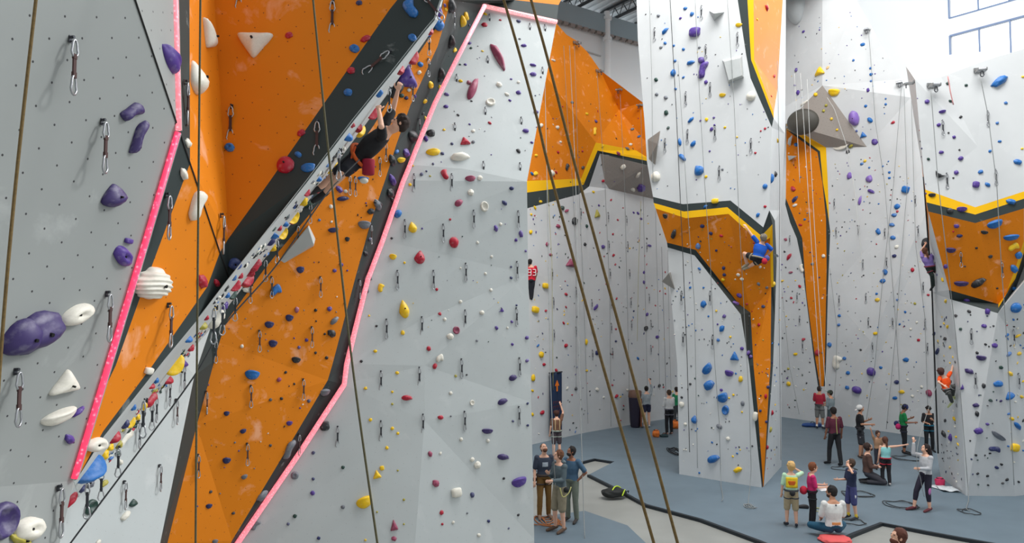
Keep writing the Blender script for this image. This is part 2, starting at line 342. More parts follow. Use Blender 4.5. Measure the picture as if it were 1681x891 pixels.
W.f(CHAR, zX, C2, [(1639, 505), (1667, 457), (1684, 405), (1684, 430), (1668, 472), (1638, 514)])
W.f(PALE, zX, C2, [(1681, 342), (1830, 285), (1830, 850), (1667, 829), (1638, 514), (1668, 472), (1684, 430), (1684, 405), (1681, 394)])
W.f(PALE, zX, C1, [(1560, 491), (1638, 514), (1667, 829), (1586, 813), (1575, 600)])
zN = 'narrow window-side wall face'
W.f(ORANGE, zN, C1, [(1513, 270, 20.2), (1519, 311), (1521, 332), (1524, 347), (1526, 400, 19.9), (1522, 370, 20.2)])
W.f(PALE, zN, C1, [(1524, 347), (1558, 476), (1560, 491), (1575, 600), (1586, 813), (1545, 784, Df(1545, 784)), (1534, 720, 20.3), (1529, 480, 20.3), (1522, 370), (1526, 400)])
W.f(PALE, zN, C1, [(1502, 130), (1519, 311), (1513, 270), (1500, 190, 20.2), (1487, 108, 20.4)])
W.f(WHITE, 'white top of the window-side wall', C1, [(1487, 108), (1560, 90, 20.5), (1640, 82, 20.4), (1615, 100), (1545, 126), (1502, 130)])
W.build((1.2, 1.4, 0))
# pink led strips along the painted edges
def tube(pts, r, n=8, bm=None, closed=False, rf=None):
    bm = bm or bmesh.new(); rings = []
    m = len(pts); prev = None
    for i, p in enumerate(pts):
        p = Vector(p)
        a = Vector(pts[(i - 1) % m] if (closed or i > 0) else pts[i]); b = Vector(pts[(i + 1) % m] if (closed or i < m - 1) else pts[i])
        d = (b - a).normalized()
        if prev is None:
            x = d.orthogonal().normalized()
        else:
            x = prev - d * prev.dot(d); x = x.normalized() if x.length > 1e-5 else d.orthogonal().normalized()
        prev = x; y = d.cross(x); rr = rf(i / (m - 1)) * r if rf else r
        rings.append([bm.verts.new(p + (x * math.cos(t) + y * math.sin(t)) * rr) for t in [2 * math.pi * k / n for k in range(n)]])
    rng = range(m if closed else m - 1)
    for i in rng:
        A, B = rings[i], rings[(i + 1) % m]
        for k in range(n): bm.faces.new([A[k], A[(k + 1) % n], B[(k + 1) % n], B[k]])
    if not closed: bm.faces.new(rings[0][::-1]); bm.faces.new(rings[-1])
    return bm
def catmull(pts, n=8):
    pts = [Vector(p) for p in pts]
    if len(pts) < 3: return pts
    out = []
    q = [pts[0] * 2 - pts[1]] + pts + [pts[-1] * 2 - pts[-2]]
    for i in range(1, len(q) - 2):
        for k in range(n):
            t = k / n; a, b, c, d = q[i - 1:i + 3]
            out.append(.5 * ((2 * b) + (c - a) * t + (2 * a - 5 * b + 4 * c - d) * t * t + (3 * b - a - 3 * c + d) * t ** 3))
    out.append(pts[-1]); return out
def led_mat(name, col, st):
    m = mat(name, col, .4, emis=col, es=st); t = m.node_tree; b = t.nodes['Principled BSDF']
    tc = t.nodes.new('ShaderNodeTexCoord'); v = t.nodes.new('ShaderNodeTexVoronoi'); v.inputs['Scale'].default_value = 38
    t.links.new(tc.outputs['Object'], v.inputs['Vector'])
    r = t.nodes.new('ShaderNodeMapRange'); r.inputs['From Min'].default_value = 0; r.inputs['From Max'].default_value = .6
    r.inputs['To Min'].default_value = st * 1.5; r.inputs['To Max'].default_value = st * .8; t.links.new(v.outputs['Distance'], r.inputs['Value'])
    mxe = t.nodes.new('ShaderNodeMix'); mxe.data_type = 'RGBA'; mr2 = t.nodes.new('ShaderNodeMapRange'); mr2.inputs['From Max'].default_value = .35; mr2.inputs['To Min'].default_value = .45; mr2.inputs['To Max'].default_value = 0
    t.links.new(v.outputs['Distance'], mr2.inputs['Value']); t.links.new(mr2.outputs[0], mxe.inputs[0]); mxe.inputs[6].default_value = col; mxe.inputs[7].default_value = (1, .75, .8, 1); t.links.new(mxe.outputs[2], b.inputs['Emission Color'])
    t.links.new(r.outputs[0], b.inputs['Emission Strength']); return m
PINK = led_mat('pink_light', (1, .055, .14, 1), .85); PINK2 = led_mat('soft_pink_light', (1, .24, .29, 1), .8)
def strip(pts, r, m, label):
    root = empty('led_strip', pts[0]); tag(root, label, 'light strip')
    loc = [Vector(p) - Vector(pts[0]) for p in pts]
    bmo('light_tube', tube(loc, r, 10), m, root, True)
    back = [p + Vector((0, r * 1.1, 0)) for p in loc]
    bmo('mounting_channel', tube(back, r * .8, 4), mat('aluminium', (.6, .6, .62, 1), .4, .8), root)
D_ = lambda pl, p: 1 / (pl[0] + pl[1] * p[0] + pl[2] * p[1])
strip([P(x, y, D_(P1, (x, y)) - .025) for x, y in [(292, 217), (235, 410), (178, 600), (122, 785)]] , .018, PINK, 'bright pink LED strip running diagonally down the edge of the near grey wall')
strip([P(x, y, D_(P2, (x, y)) - .025) for x, y in [(286, -150), (288, 0), (293, 213)]], .018, PINK2, 'short upright pink LED strip above the bend of the near grey wall')
strip([P(x + 3, y + 1, 324 / (L7f(x, y)) - .06) for x, y in LED], .036, PINK2, 'long pink LED strip bordering the tall grey centre wall')
strip([P(x, y, D_(P7u, (x, y)) - .06) for x, y in [(792, 9), (850, 22), (914, 36)]], .038, led_mat('pale_pink_light', (1, .42, .44, 1), .8), 'pale pink LED strip across the top of the grey centre wall')
bmo('trim_1', tube([P(x, y, D_(P1, (x, y)) - .004) for x, y in [(172, -150), (222, 0), (296, 220), (361, 414), (376, 457)]], .0055, 6), mat('black_line', (.012, .012, .012, 1), .8))['kind'] = 'structure'  # thin black tube following the crease between the two facets
# ---------------------------------------------------------------- building shell
def box(bm, c, sx, sy, sz, rot=0):
    m = Matrix.Translation(Vector(c)) @ Matrix.Rotation(rot, 4, 'Z') @ Matrix.Diagonal((sx, sy, sz, 1))
    bmesh.ops.create_cube(bm, size=1, matrix=m)
dA = Vector((.825, .566, 0)).normalized(); nA = Vector((-dA.y, dA.x, 0)); A0 = Vector((2.0, 30.0, 0)); angA = math.atan2(dA.y, dA.x)
dB = Vector((.62, -.785, 0)).normalized(); B0 = Vector((17.0, 40.3, 0)); angB = math.atan2(dB.y, dB.x)
def seg(bm, o, d, a, b, z0, z1, th=.3, off=.15):
    ang = math.atan2(d.y, d.x); n = Vector((-d.y, d.x, 0))
    box(bm, o + d * ((a + b) / 2) + n * off + Vector((0, 0, (z0 + z1) / 2)), b - a, th, z1 - z0, ang)
bm = bmesh.new(); seg(bm, A0, dA, -12, 18.4, 0, 17.2); tag(bmo('wall_rear', bm, WHITE), kind='structure')
# window wall: find wall coordinates of a pixel
def onB(px, py):
    r = ray(px, py); n = Vector((-dB.y, dB.x, 0)); t = (B0 - CAM).dot(n) / r.dot(n); p = CAM + r * t
    return (p - B0).dot(dB), p.z
a0, zt = onB(1559, 59); _, zub = onB(1555, 31)
a1, _ = onB(1608, 80); pw = a1 - a0
zb = zt - 3.0; NP = 6; a2 = a0 + pw * NP; zut = zub + 3.0
bm = bmesh.new()
seg(bm, B0, dB, -.3, a0, 0, 26); seg(bm, B0, dB, a2, a2 + 12, 0, 26); seg(bm, B0, dB, a0, a2, 0, zb)
seg(bm, B0, dB, a0, a2, zt, zub); seg(bm, B0, dB, a0, a2, zut, 26)
tag(bmo('wall_windows', bm, WHITE), kind='structure')
glass = bpy.data.materials.new('window_glass'); glass.use_nodes = True
t = glass.node_tree; t.nodes.clear(); o_ = t.nodes.new('ShaderNodeOutputMaterial'); mxs = t.nodes.new('ShaderNodeMixShader')
tr = t.nodes.new('ShaderNodeBsdfTransparent'); gl = t.nodes.new('ShaderNodeBsdfGlossy'); gl.inputs['Roughness'].default_value = .05
mxs.inputs[0].default_value = .06; t.links.new(tr.outputs[0], mxs.inputs[1]); t.links.new(gl.outputs[0], mxs.inputs[2]); t.links.new(mxs.outputs[0], o_.inputs[0])
FR = mat('window_frame_paint', srgb(120, 140, 175), .5)
for i, (z0, z1) in enumerate(((zb, zt), (zub, zut))):
    bm = bmesh.new()
    for k in range(NP + 1): seg(bm, B0, dB, a0 + pw * k - .03, a0 + pw * k + .03, z0, z1, .1, .02)
    for z in (z0, z1): seg(bm, B0, dB, a0, a2, z - .035, z + .035, .1, .02)
    f = bmo('window_%d' % (i + 1), bm, FR); tag(f, kind='structure')
    bm = bmesh.new(); seg(bm, B0, dB, a0, a2, z0, z1, .02, .1); bmo('pane', bm, glass, f)
# bright overcast sky outside the windows is the world itself. fascia, roof deck, joists
BLUEG = mat('fascia_steel', srgb(150, 165, 172), .6, noise_amt=.04); DK = mat('dark_steel', srgb(52, 56, 60), .6)
bm = bmesh.new(); seg(bm, A0, dA, -12, 18.2, 16.55, 17.35, .25, -.2); tag(bmo('beam_fascia', bm, BLUEG), kind='structure')
bm = bmesh.new()
for k in range(60): seg(bm, A0, dA, -4 + k * .36, -4 + k * .36 + .24, 16.45, 16.55, .2, -.24)
tag(bmo('trim_2', bm, mat('corbel_metal', srgb(150, 140, 135), .6)), kind='structure')
bm = bmesh.new(); cD = Vector((0, 0, 0))
cc = A0 + dA * -1 - nA * 3.6 + Vector((0, 0, 18.05)); box(bm, cc, 20, 9, .12, angA)
for k in range(50): box(bm, A0 + dA * (-11 + k * .4) - nA * 3.6 + Vector((0, 0, 17.96)), .1, 9, .06, angA)
tag(bmo('ceiling', bm, mat('roof_deck', srgb(205, 210, 214), .7, noise_amt=.05, nscale=2)), kind='structure')
for k in range(6):
    c = A0 + dA * (-3.4 + k * 2.1) - nA * 3.6
    bm = bmesh.new(); box(bm, c + Vector((0, 0, 17.88)), .14, 8.6, .1, angA); box(bm, c + Vector((0, 0, 17.38)), .14, 8.6, .07, angA)
    for q in range(16):
        y = -4.2 + q * .54
        a = c - nA * y + Vector((0, 0, 17.4)); b = c - nA * (y + .27) + Vector((0, 0, 17.85)); d = c - nA * (y + .54) + Vector((0, 0, 17.4))
        tube([a, b], .02, 4, bm); tube([b, d], .02, 4, bm)
    tag(bmo('beam_joist', bm, DK), kind='structure')
bm = bmesh.new(); pc = A0 + dA * ((onA := 0) + 2.35) - nA * .32
cyl = bmesh.ops.create_cone(bm, cap_ends=True, segments=16, radius1=.13, radius2=.13, depth=17.5, matrix=Matrix.Translation(pc + Vector((0, 0, 8.75))))
for z in (16.3, 17.2): bmesh.ops.create_cone(bm, cap_ends=True, segments=16, radius1=.2, radius2=.2, depth=.12, matrix=Matrix.Translation(pc + Vector((0, 0, z))))
tag(bmo('column_steel', bm, WHITE), kind='structure')
bm = bmesh.new(); a = A0 + dA * -3 - nA * .05; tube([a + Vector((0, 0, 15.9)), a + dA * 5.2 + Vector((0, 0, 15.6))], .035, 6, bm)
tag(bmo('trim_3', bm, mat('pale_conduit', srgb(190, 192, 192), .6)), kind='structure')
# floor
CONC = mat('polished_concrete', srgb(150, 152, 148), .4, noise_amt=.28, nscale=.9)
MAT_ = mat('blue_grey_mat', srgb(104, 120, 131), .5, noise_amt=.13, nscale=1.6, spec=.35)
BLK = mat('black_edging', srgb(20, 30, 38), .6)
bm = bmesh.new(); box(bm, (2, 18, -.16), 60, 60, .2); tag(bmo('floor', bm, CONC), kind='structure')
def fl(px, py, z=0): return floorp(px, py, z)
def slab(name, pts, z0, z1, m):
    bm = bmesh.new(); lo = [bm.verts.new((p.x, p.y, z0)) for p in pts]; hi = [bm.verts.new((p.x, p.y, z1)) for p in pts]
    n = len(pts)
    for tri in tessellate_polygon([[Vector((p.x, p.y, 0)) for p in pts]]):
        a = bm.faces.new([hi[i] for i in tri]); 
        if (lambda x: x.z < 0)((hi[tri[1]].co - hi[tri[0]].co).cross(hi[tri[2]].co - hi[tri[0]].co)): a.normal_flip()
        b = bm.faces.new([lo[i] for i in tri])
    for i in range(n): bm.faces.new([lo[i], lo[(i + 1) % n], hi[(i + 1) % n], hi[i]])
    bmesh.ops.recalc_face_normals(bm, faces=bm.faces)
    o = bmo(name, bm, m); return o
ed1 = [(966, 779), (1010, 801), (1060, 828), (1150, 852), (1245, 887), (1290, 905)]
ed2 = [(1340, 905), (1370, 891), (1400, 876), (1447, 858), (1520, 872), (1580, 883), (1660, 897), (1760, 915)]
ed3 = [(900, 772), (944, 761), (976, 753), (1007, 758)]
m1 = [fl(*p) for p in ed3 + ed1]
far = [Vector((24, fl(1760, 915).y, 0)), Vector((40, 20, 0)), Vector((24, 45, 0)), Vector((0, 38, 0)), Vector((-14, 25, 0)), Vector((-14, 21.9, 0))]
m1 += [fl(*p) for p in ed2] + far
tag(slab('floor_mat', m1, -.06, 0, MAT_), kind='structure')
m2 = [fl(*p) for p in [(700, 856), (900, 846), (960, 838), (1030, 862), (1075, 905), (1060, 1000), (700, 1000)]]
tag(slab('floor_mat', m2, -.06, 0, MAT_), kind='structure')
def edge(pts, label):
    P_ = [fl(*p) for p in pts]; n = len(P_); Lp = []; Rp = []
    for i, p in enumerate(P_):
        d = (P_[min(i + 1, n - 1)] - P_[max(i - 1, 0)]).normalized(); q = Vector((-d.y, d.x, 0)) * .042
        Lp.append(p + q); Rp.append(p - q)
    o = slab('floor_edge', Lp + Rp[::-1], -.06, .008, BLK); tag(o, kind='structure')
edge(ed1, ''); edge(ed2, ''); edge(ed3[1:], '')
# ---------------------------------------------------------------- ray casting onto the climbing walls
vv, ff, zz = [], [], []
for tri, z in ALLW:
    k = len(vv); vv += tri; ff.append((k, k + 1, k + 2)); zz.append(z)
BVH = BVHTree.FromPolygons(vv, ff)
def cast(px, py):
    d = ray(px, py).normalized(); loc, n, i, dist = BVH.ray_cast(CAM, d)
    if loc is None: return None
    if n.dot(d) > 0: n = -n
    return loc, n, zz[i], (loc - CAM).dot(FWD)
# ---------------------------------------------------------------- climbing holds
def sphere_pts(sub): 
    bm = bmesh.new(); bmesh.ops.create_icosphere(bm, subdivisions=sub, radius=1); return bm
def sgnpow(v, e): return math.copysign(abs(v) ** e, v)
def hold_mesh(kind, sub=3, seed=0):
    bm = sphere_pts(sub)
    for v in bm.verts:
        x, y, z = v.co; n = noise.noise(Vector((x, y, z)) * 1.6 + Vector((seed * 7.3, 0, 0)))
        if kind == 'round': x, y, z = x * .5, y * .42, z * .36; k = 1 + .28 * n
        elif kind == 'ball': x, y, z = x * .5, y * .48, z * .46; k = 1 + .10 * n; 
        elif kind == 'pocket':
            r = math.hypot(x, y); dent = max(0, 1 - r / .42); x, y, z = x * .5, y * .46, z * .4 - (dent * .30 if z > 0 else 0); k = 1 + .12 * n
        elif kind == 'jug':
            yy = y * .20 if y > 0 else y * .5; zz_ = z * (.34 + .22 * max(0, y)); x, y, z = x * .55, yy + .1, zz_; k = 1 + .12 * n
        elif kind == 'crescent': x0 = x; x, y, z = x * .55, y * .17 * (1.25 - abs(x0)) + .30 * x0 * x0 - .1, z * .3; k = 1 + .08 * n
        elif kind == 'tear': f = 1 - .62 * max(-.3, y); x, y, z = x * .34 * f, y * .56, z * .34 * f; k = 1 + .08 * n
        elif kind == 'edge': x, y, z = x * .56, y * .2, z * .27 * (1 + .3 * y); k = 1 + .2 * n
        elif kind == 'shell':
            z1 = z; x, y, z = x * .5 * (1 - .35 * max(0, y)), y * .5, z * .42; k = 1 + .045 * math.sin(44 * (y + .5 * x * x)) * (1 if z1 > -.1 else 0) + .05 * n
        elif kind == 'block': x, y, z = sgnpow(x, .5) * .42, sgnpow(y, .5) * .40, sgnpow(z, .6) * .36; k = 1 + .10 * n
        elif kind == 'wedge':
            f = max(0, 1 - abs(z)) if z > 0 else 1; a = math.atan2(y, x); rr = .40 * sum(max(0, math.cos(a - math.pi / 2 - math.pi / 3 - k3 * 2.0944)) ** 7 for k3 in range(3)) ** (-1 / 7); q = math.hypot(x, y) or 1
            x, y, z = x / q * rr * (q ** 1.2), y / q * rr * (q ** 1.2), (sgnpow(z, .9)) * .42; k = 1 + .05 * n
        elif kind == 'double':
            bump = .22 * math.sin(x * 3.2 + .6); x, y, z = x * .56, y * (.30 + .12 * abs(x)) + bump * .5, z * (.26 + .16 * abs(x)); k = 1 + .12 * n
        elif kind == 'ring':
            a = math.atan2(y, x); r = math.hypot(x, y); R = .22 + .28 * r; z2 = z * .3
            if z > 0 and r < .5: z2 = .30 * (r / .5) ** .8 * .55
            x, y, z = math.cos(a) * R * (r > .02), math.sin(a) * R * (r > .02), z2; k = 1 + .05 * n
        v.co = Vector((x, y, max(z, -.04))) * k
    me = bpy.data.meshes.new(kind + '_hold'); bm.to_mesh(me); bm.free(); me.shade_smooth(); me.materials.append(None); return me
KN = dict(o='round', b='ball', k='pocket', j='jug', c='crescent', t='tear', e='edge', s='shell', q='block', w='wedge', d='double', r='ring')
KW = dict(o='rounded', b='ball-shaped', k='pocketed', j='half-moon', c='crescent', t='teardrop', e='flat edge', s='ridged shell', q='blocky', w='wedge', d='double-lobed', r='ring-shaped')
PROTO = {k: [hold_mesh(n, 6 if k == 's' else 4 if k == 'w' else 3, i * 3 + j) for j in range(2 if k in 'obkd' else 1)] for i, (k, n) in enumerate(KN.items())}
HC = dict(P=('purple', srgb(80, 54, 140)), B=('blue', srgb(22, 104, 178)), R=('red', srgb(176, 14, 46)), Y=('yellow', srgb(240, 196, 8)), K=('black', srgb(34, 36, 40)),
          W=('white', srgb(226, 222, 210)), G=('dark green', srgb(26, 62, 54)), C=('grey', srgb(112, 116, 124)), N=('navy', srgb(36, 44, 96)), M=('mauve', srgb(150, 62, 92)),
          L=('olive', srgb(170, 160, 60)), O=('peach', srgb(245, 190, 120)), D=('deep purple', srgb(58, 44, 100)), U=('dull blue', srgb(70, 90, 150)), A=('light purple', srgb(130, 100, 180)))
def hmat(c):
    nm = HC[c][0].replace(' ', '_') + '_resin'
    if nm in MATS: return MATS[nm]
    m = mat(nm, HC[c][1], .5, noise_amt=.12, nscale=14); t = m.node_tree; b = t.nodes['Principled BSDF']; lk = b.inputs['Base Color'].links[0].from_socket
    n = t.nodes.new('ShaderNodeTexNoise'); n.inputs['Scale'].default_value = 3.5; n.inputs['Detail'].default_value = 4
    tc = t.nodes.new('ShaderNodeTexCoord'); t.links.new(tc.outputs['Object'], n.inputs['Vector'])
    r = t.nodes.new('ShaderNodeMapRange'); r.inputs['From Min'].default_value = .5; r.inputs['From Max'].default_value = .75; r.inputs['To Max'].default_value = .2
    t.links.new(n.outputs['Fac'], r.inputs['Value'])
    mx = t.nodes.new('ShaderNodeMix'); mx.data_type = 'RGBA'; t.links.new(r.outputs[0], mx.inputs[0]); t.links.new(lk, mx.inputs[6]); mx.inputs[7].default_value = (.72, .72, .74, 1)
    t.links.new(mx.outputs[2], b.inputs['Base Color']); return m
HOLDS = []
def H(txt):
    for tk in txt.split():
        a = tk.split(','); x, y = float(a[0]), float(a[1]); w_ = float(a[2]); h_ = w_; i = 3
        if a[i].replace('.', '').isdigit(): h_ = float(a[i]); i += 1
        c = a[i][0]; s = a[i][1:] or None; rot = float(a[i + 1]) if len(a) > i + 1 else None
        HOLDS.append([x, y, w_, h_, c, s, rot])
# near wall
H('''277,98,33,30,Pj,-20 216,183,31,22,Dd,25 226,224,20,36,Dd,70 185,320,27,40,Dt,20 210,395,13,10,Pq 200,420,28,27,Pk 34,552,50,56,Db,30 60,543,68,64,Do,20 125,515,42,32,Wk,20
106,630,30,32,Ww 95,682,38,26,Wj,10 128,675,14,10,Pe,30 113,720,14,14,Po 2,855,40,56,Dr 46,868,40,38,Wk 34,888,34,16,Lo
340,60,26,32,Ww,150 319,127,26,56,Wt,14 307,235,12,16,Wo 301,286,14,14,Wo 322,335,28,30,Wd,60 248,464,50,50,Ws 331,462,17,19,Ro 243,608,13,13,Wq 157,729,29,24,Wk
418,70,38,36,Ww,180 475,58,11,Ro 377,242,15,Bk 582,80,15,Bk 590,5,9,No 600,64,14,11,Ro 577,116,12,Ro 572,152,13,Bo 495,218,13,11,Ro 490,254,12,9,Bo 469,271,27,Rb 506,275,22,15,Bj,15 386,433,22,20,Uk 355,464,10,Ro 674,14,20,28,Bd,100 677,62,13,Bk''')
# underside strip
H('''522,293,10,8,Be,30 540,281,11,8,Yo 551,270,15,9,Ye,20 502,317,9,Rw 518,311,15,9,Rw,10 497,330,15,13,Yo 507,335,20,10,Ge,20 481,358,11,18,Yc,70 477,364,18,6,Re,15 467,367,12,8,Be 458,374,8,Ro
462,384,12,18,Yc,60 448,386,18,10,Bj 443,396,12,6,Ne 448,406,11,Yo 418,434,14,18,Rd,50 410,446,18,12,Ro 402,460,20,18,Rw 385,468,18,12,Rw,20 394,452,9,Ro 405,476,14,9,Wo 380,485,11,Gw 372,484,9,Bo
352,505,9,Yo 367,501,12,13,Po 352,521,26,22,Wd,40 338,521,8,Ro 332,534,15,9,Le,30 308,556,16,8,Be,20 312,570,14,10,Ro 299,596,12,16,Pt 283,601,24,24,Yw 275,623,20,9,Re,15 255,624,9,Bo 248,633,13,6,Re,20
244,654,26,15,Rd,20 234,666,9,15,Yo 218,668,9,Bo 224,684,14,9,Yo 204,695,13,No 212,695,11,13,Yw 187,717,18,12,Re,45 202,721,24,15,Wd,20 179,733,15,11,Yo 193,729,12,Lo 169,746,15,15,Yo 193,744,8,Go 197,758,8,Wo 145,770,50,24,Bj,28 171,793,10,Lo
146,793,13,Co 117,820,17,13,Re,35 148,832,17,22,Gr 133,802,13,5,Ne 218,825,9,13,Gt 205,846,12,13,Wo 161,889,7,Wo
719,38,14,26,Bt,10 720,19,7,15,Pt 706,52,12,8,Rw 705,58,8,Bo 676,96,15,Rw 656,115,13,10,Rw 668,129,24,32,Pw 666,113,8,Yo 653,146,16,30,Ke,55 659,157,9,Go 667,161,8,No 688,119,8,Wo 671,148,8,Wo 681,158,6,Po 690,106,6,9,Be,80 681,104,5,Ro
609,187,18,14,Rw,20 621,152,10,12,Bq 578,205,8,Ro 587,210,15,9,Rw 590,216,12,14,Yw 569,224,19,12,Be,25''')
# deep panel and charcoal edge
H('''739,10,14,18,Kb 732,16,6,Yo 730,9,5,8,Po 739,69,15,Kb 758,35,13,Yb 764,27,12,Yo 746,82,9,Yo 722,123,16,Kb 706,139,11,Yk 721,142,8,Yo 697,166,9,Yk 770,41,5,No 694,186,6,Ko 698,194,7,Yo 676,224,18,17,Kb 666,251,11,14,Po 651,249,8,Bo
658,262,12,10,Yj 643,263,12,15,Ko 643,295,14,12,Po 640,317,12,15,Ko 643,327,8,Ko 620,334,14,9,Ko 596,293,16,8,Bj 600,279,10,Wo 557,311,13,9,Po 567,314,8,Wo 563,326,17,8,Ne,10 567,287,5,Ko 524,361,6,Bo 547,377,15,9,Nj 544,364,5,Wo 570,392,8,10,Kj 598,368,18,15,Cj 607,392,7,No
560,434,8,Po 549,444,8,Po 570,444,4,Po 493,442,12,Nj 453,476,18,16,Bd 566,498,5,Ko 518,509,7,Ko 543,339,8,Wo 487,508,9,6,Me 475,521,12,Nj 541,507,10,Po 549,526,14,9,Ce,40 544,547,13,Ko 533,548,5,Ko 442,532,14,12,Nj 448,563,13,Nj 503,558,7,Po 491,570,7,Po 518,579,6,Ko 536,587,7,Ko
486,590,14,11,Kj 397,568,7,Wo 609,347,12,10,Ko 619,336,13,Co 600,416,9,Ko 603,455,15,13,Cd 598,476,15,13,Cd 414,614,22,17,Bj 469,611,6,Ko 458,623,9,Mo 483,630,5,Ko 444,656,7,Ko 462,654,6,Ko 507,658,7,No 372,678,10,Nj 475,694,10,Pj 399,707,10,Nj 444,731,6,Ko 372,755,11,Nj 401,782,10,Cj 346,807,6,Ko 343,830,10,Nj 383,842,6,Ko 353,888,9,Cj
533,643,13,Cj 474,737,14,20,Cd,60 430,813,13,15,Co 418,860,17,14,Cd,30''')
# centre wall
H('''533,699,18,17,Kq 484,780,13,Ck 563,767,7,Gb 514,743,7,No 514,786,6,No 513,809,8,10,Po 563,832,8,Co 484,847,8,Gw 473,860,6,No 523,883,7,No 598,823,24,20,Yj,20 619,780,11,Yw 627,768,10,Yq 608,689,7,Yo 600,637,7,Yo 593,593,6,Ko 619,840,4,Lo 600,886,5,Yo 635,735,7,Yo
652,612,7,Yo 644,643,5,Yo 644,663,5,Lo 668,653,16,9,Re 714,601,9,12,Ro 644,703,7,Yo 653,711,6,Yo 723,685,11,9,Ro 740,683,4,Co 842,620,13,10,De 825,659,15,10,De,15 866,662,5,No 775,661,10,Wr 740,645,7,Wo 800,707,18,9,Dj 801,723,8,Wo 842,691,5,No 866,698,5,No 757,721,8,Wo 826,750,17,10,De,-10 775,754,9,Wo 784,763,12,Wo
852,790,22,17,Pj,10 706,745,9,7,Mc 723,744,6,Wo 715,793,12,Mo 749,808,19,17,Wq 775,812,8,5,Ne 827,785,5,Ko 725,841,9,Ro 726,860,5,Ro 767,842,4,Co 744,857,6,Wo 802,855,6,No 851,845,5,Ko 835,867,4,No 786,878,7,Wr 663,820,5,Lo 663,860,4,Lo 647,864,10,14,Mw 647,884,11,9,Mo 653,772,4,Lo 748,617,6,Lo 766,615,4,Ko 865,592,7,Po
673,303,7,Yo 772,293,14,10,Mj 788,292,10,Wo 730,286,11,15,Rd,90 840,309,9,8,No 753,333,14,11,Me,35 773,316,11,Wo 795,339,14,16,Wr 828,333,11,9,No 653,351,12,14,Bb 677,373,12,19,Yt 693,375,4,Po 739,360,5,Ro 814,375,9,6,Pe 822,368,7,Wo 855,384,9,7,Pe 847,394,7,Po 643,391,5,Ko 645,421,11,10,Yj 664,431,5,Yo
689,422,15,23,Rt 745,398,16,18,Rb 784,398,6,Wo 807,421,6,Wo 863,412,5,Po 839,438,5,No 839,456,6,No 625,472,10,13,Yd,50 756,440,4,Wo 797,449,6,Wo 717,475,6,Ro 806,476,7,Wo 663,507,14,31,Yt 756,495,7,Wo 848,501,4,No 823,509,9,10,Pc,60 791,513,9,Wo 722,515,7,Ro 730,524,7,Wo 606,518,4,Yo 840,528,6,Po 815,538,7,9,Po
833,538,5,Wo 618,535,5,Ko 749,542,12,12,Mr 739,552,11,Wo 661,546,8,Yj 865,554,8,Po 783,559,5,Co 704,572,9,10,Ro 841,565,6,Po 616,576,7,Yo 722,588,12,Wd 
796,23,6,Yo 795,41,8,11,Ro 821,33,4,Ro 851,35,6,8,No 771,71,6,Po 773,79,5,Go 792,84,4,Yo 860,75,9,7,Po 853,64,4,Co 817,94,12,34,Me,-72 875,107,9,7,Po 875,122,9,10,Po 755,106,4,Go 764,106,5,Po 776,146,14,32,Me,65 756,133,7,Yo 770,136,7,11,Mo 839,130,4,Po 851,135,6,Wo 819,139,8,13,Wo
733,155,8,Pb 732,175,8,Po 851,152,8,9,Po 805,168,13,Wr 832,155,7,Wo 837,165,5,Po 774,166,4,Ko 752,189,5,Ko 771,204,4,Po 804,202,6,Ro 880,184,8,Po 729,213,5,Yo 777,215,7,Wo 863,215,6,11,Pt 707,219,12,13,Kb 699,228,8,6,Pe 742,236,5,7,No 763,233,11,12,Rw 777,233,7,Co 711,250,18,12,Yj,10 726,252,6,7,No
755,258,24,15,We 873,234,5,Po 851,248,6,5,Ke,30 711,269,4,6,No 678,272,4,Yo 692,286,7,No 700,281,4,No 706,289,4,Lo''')
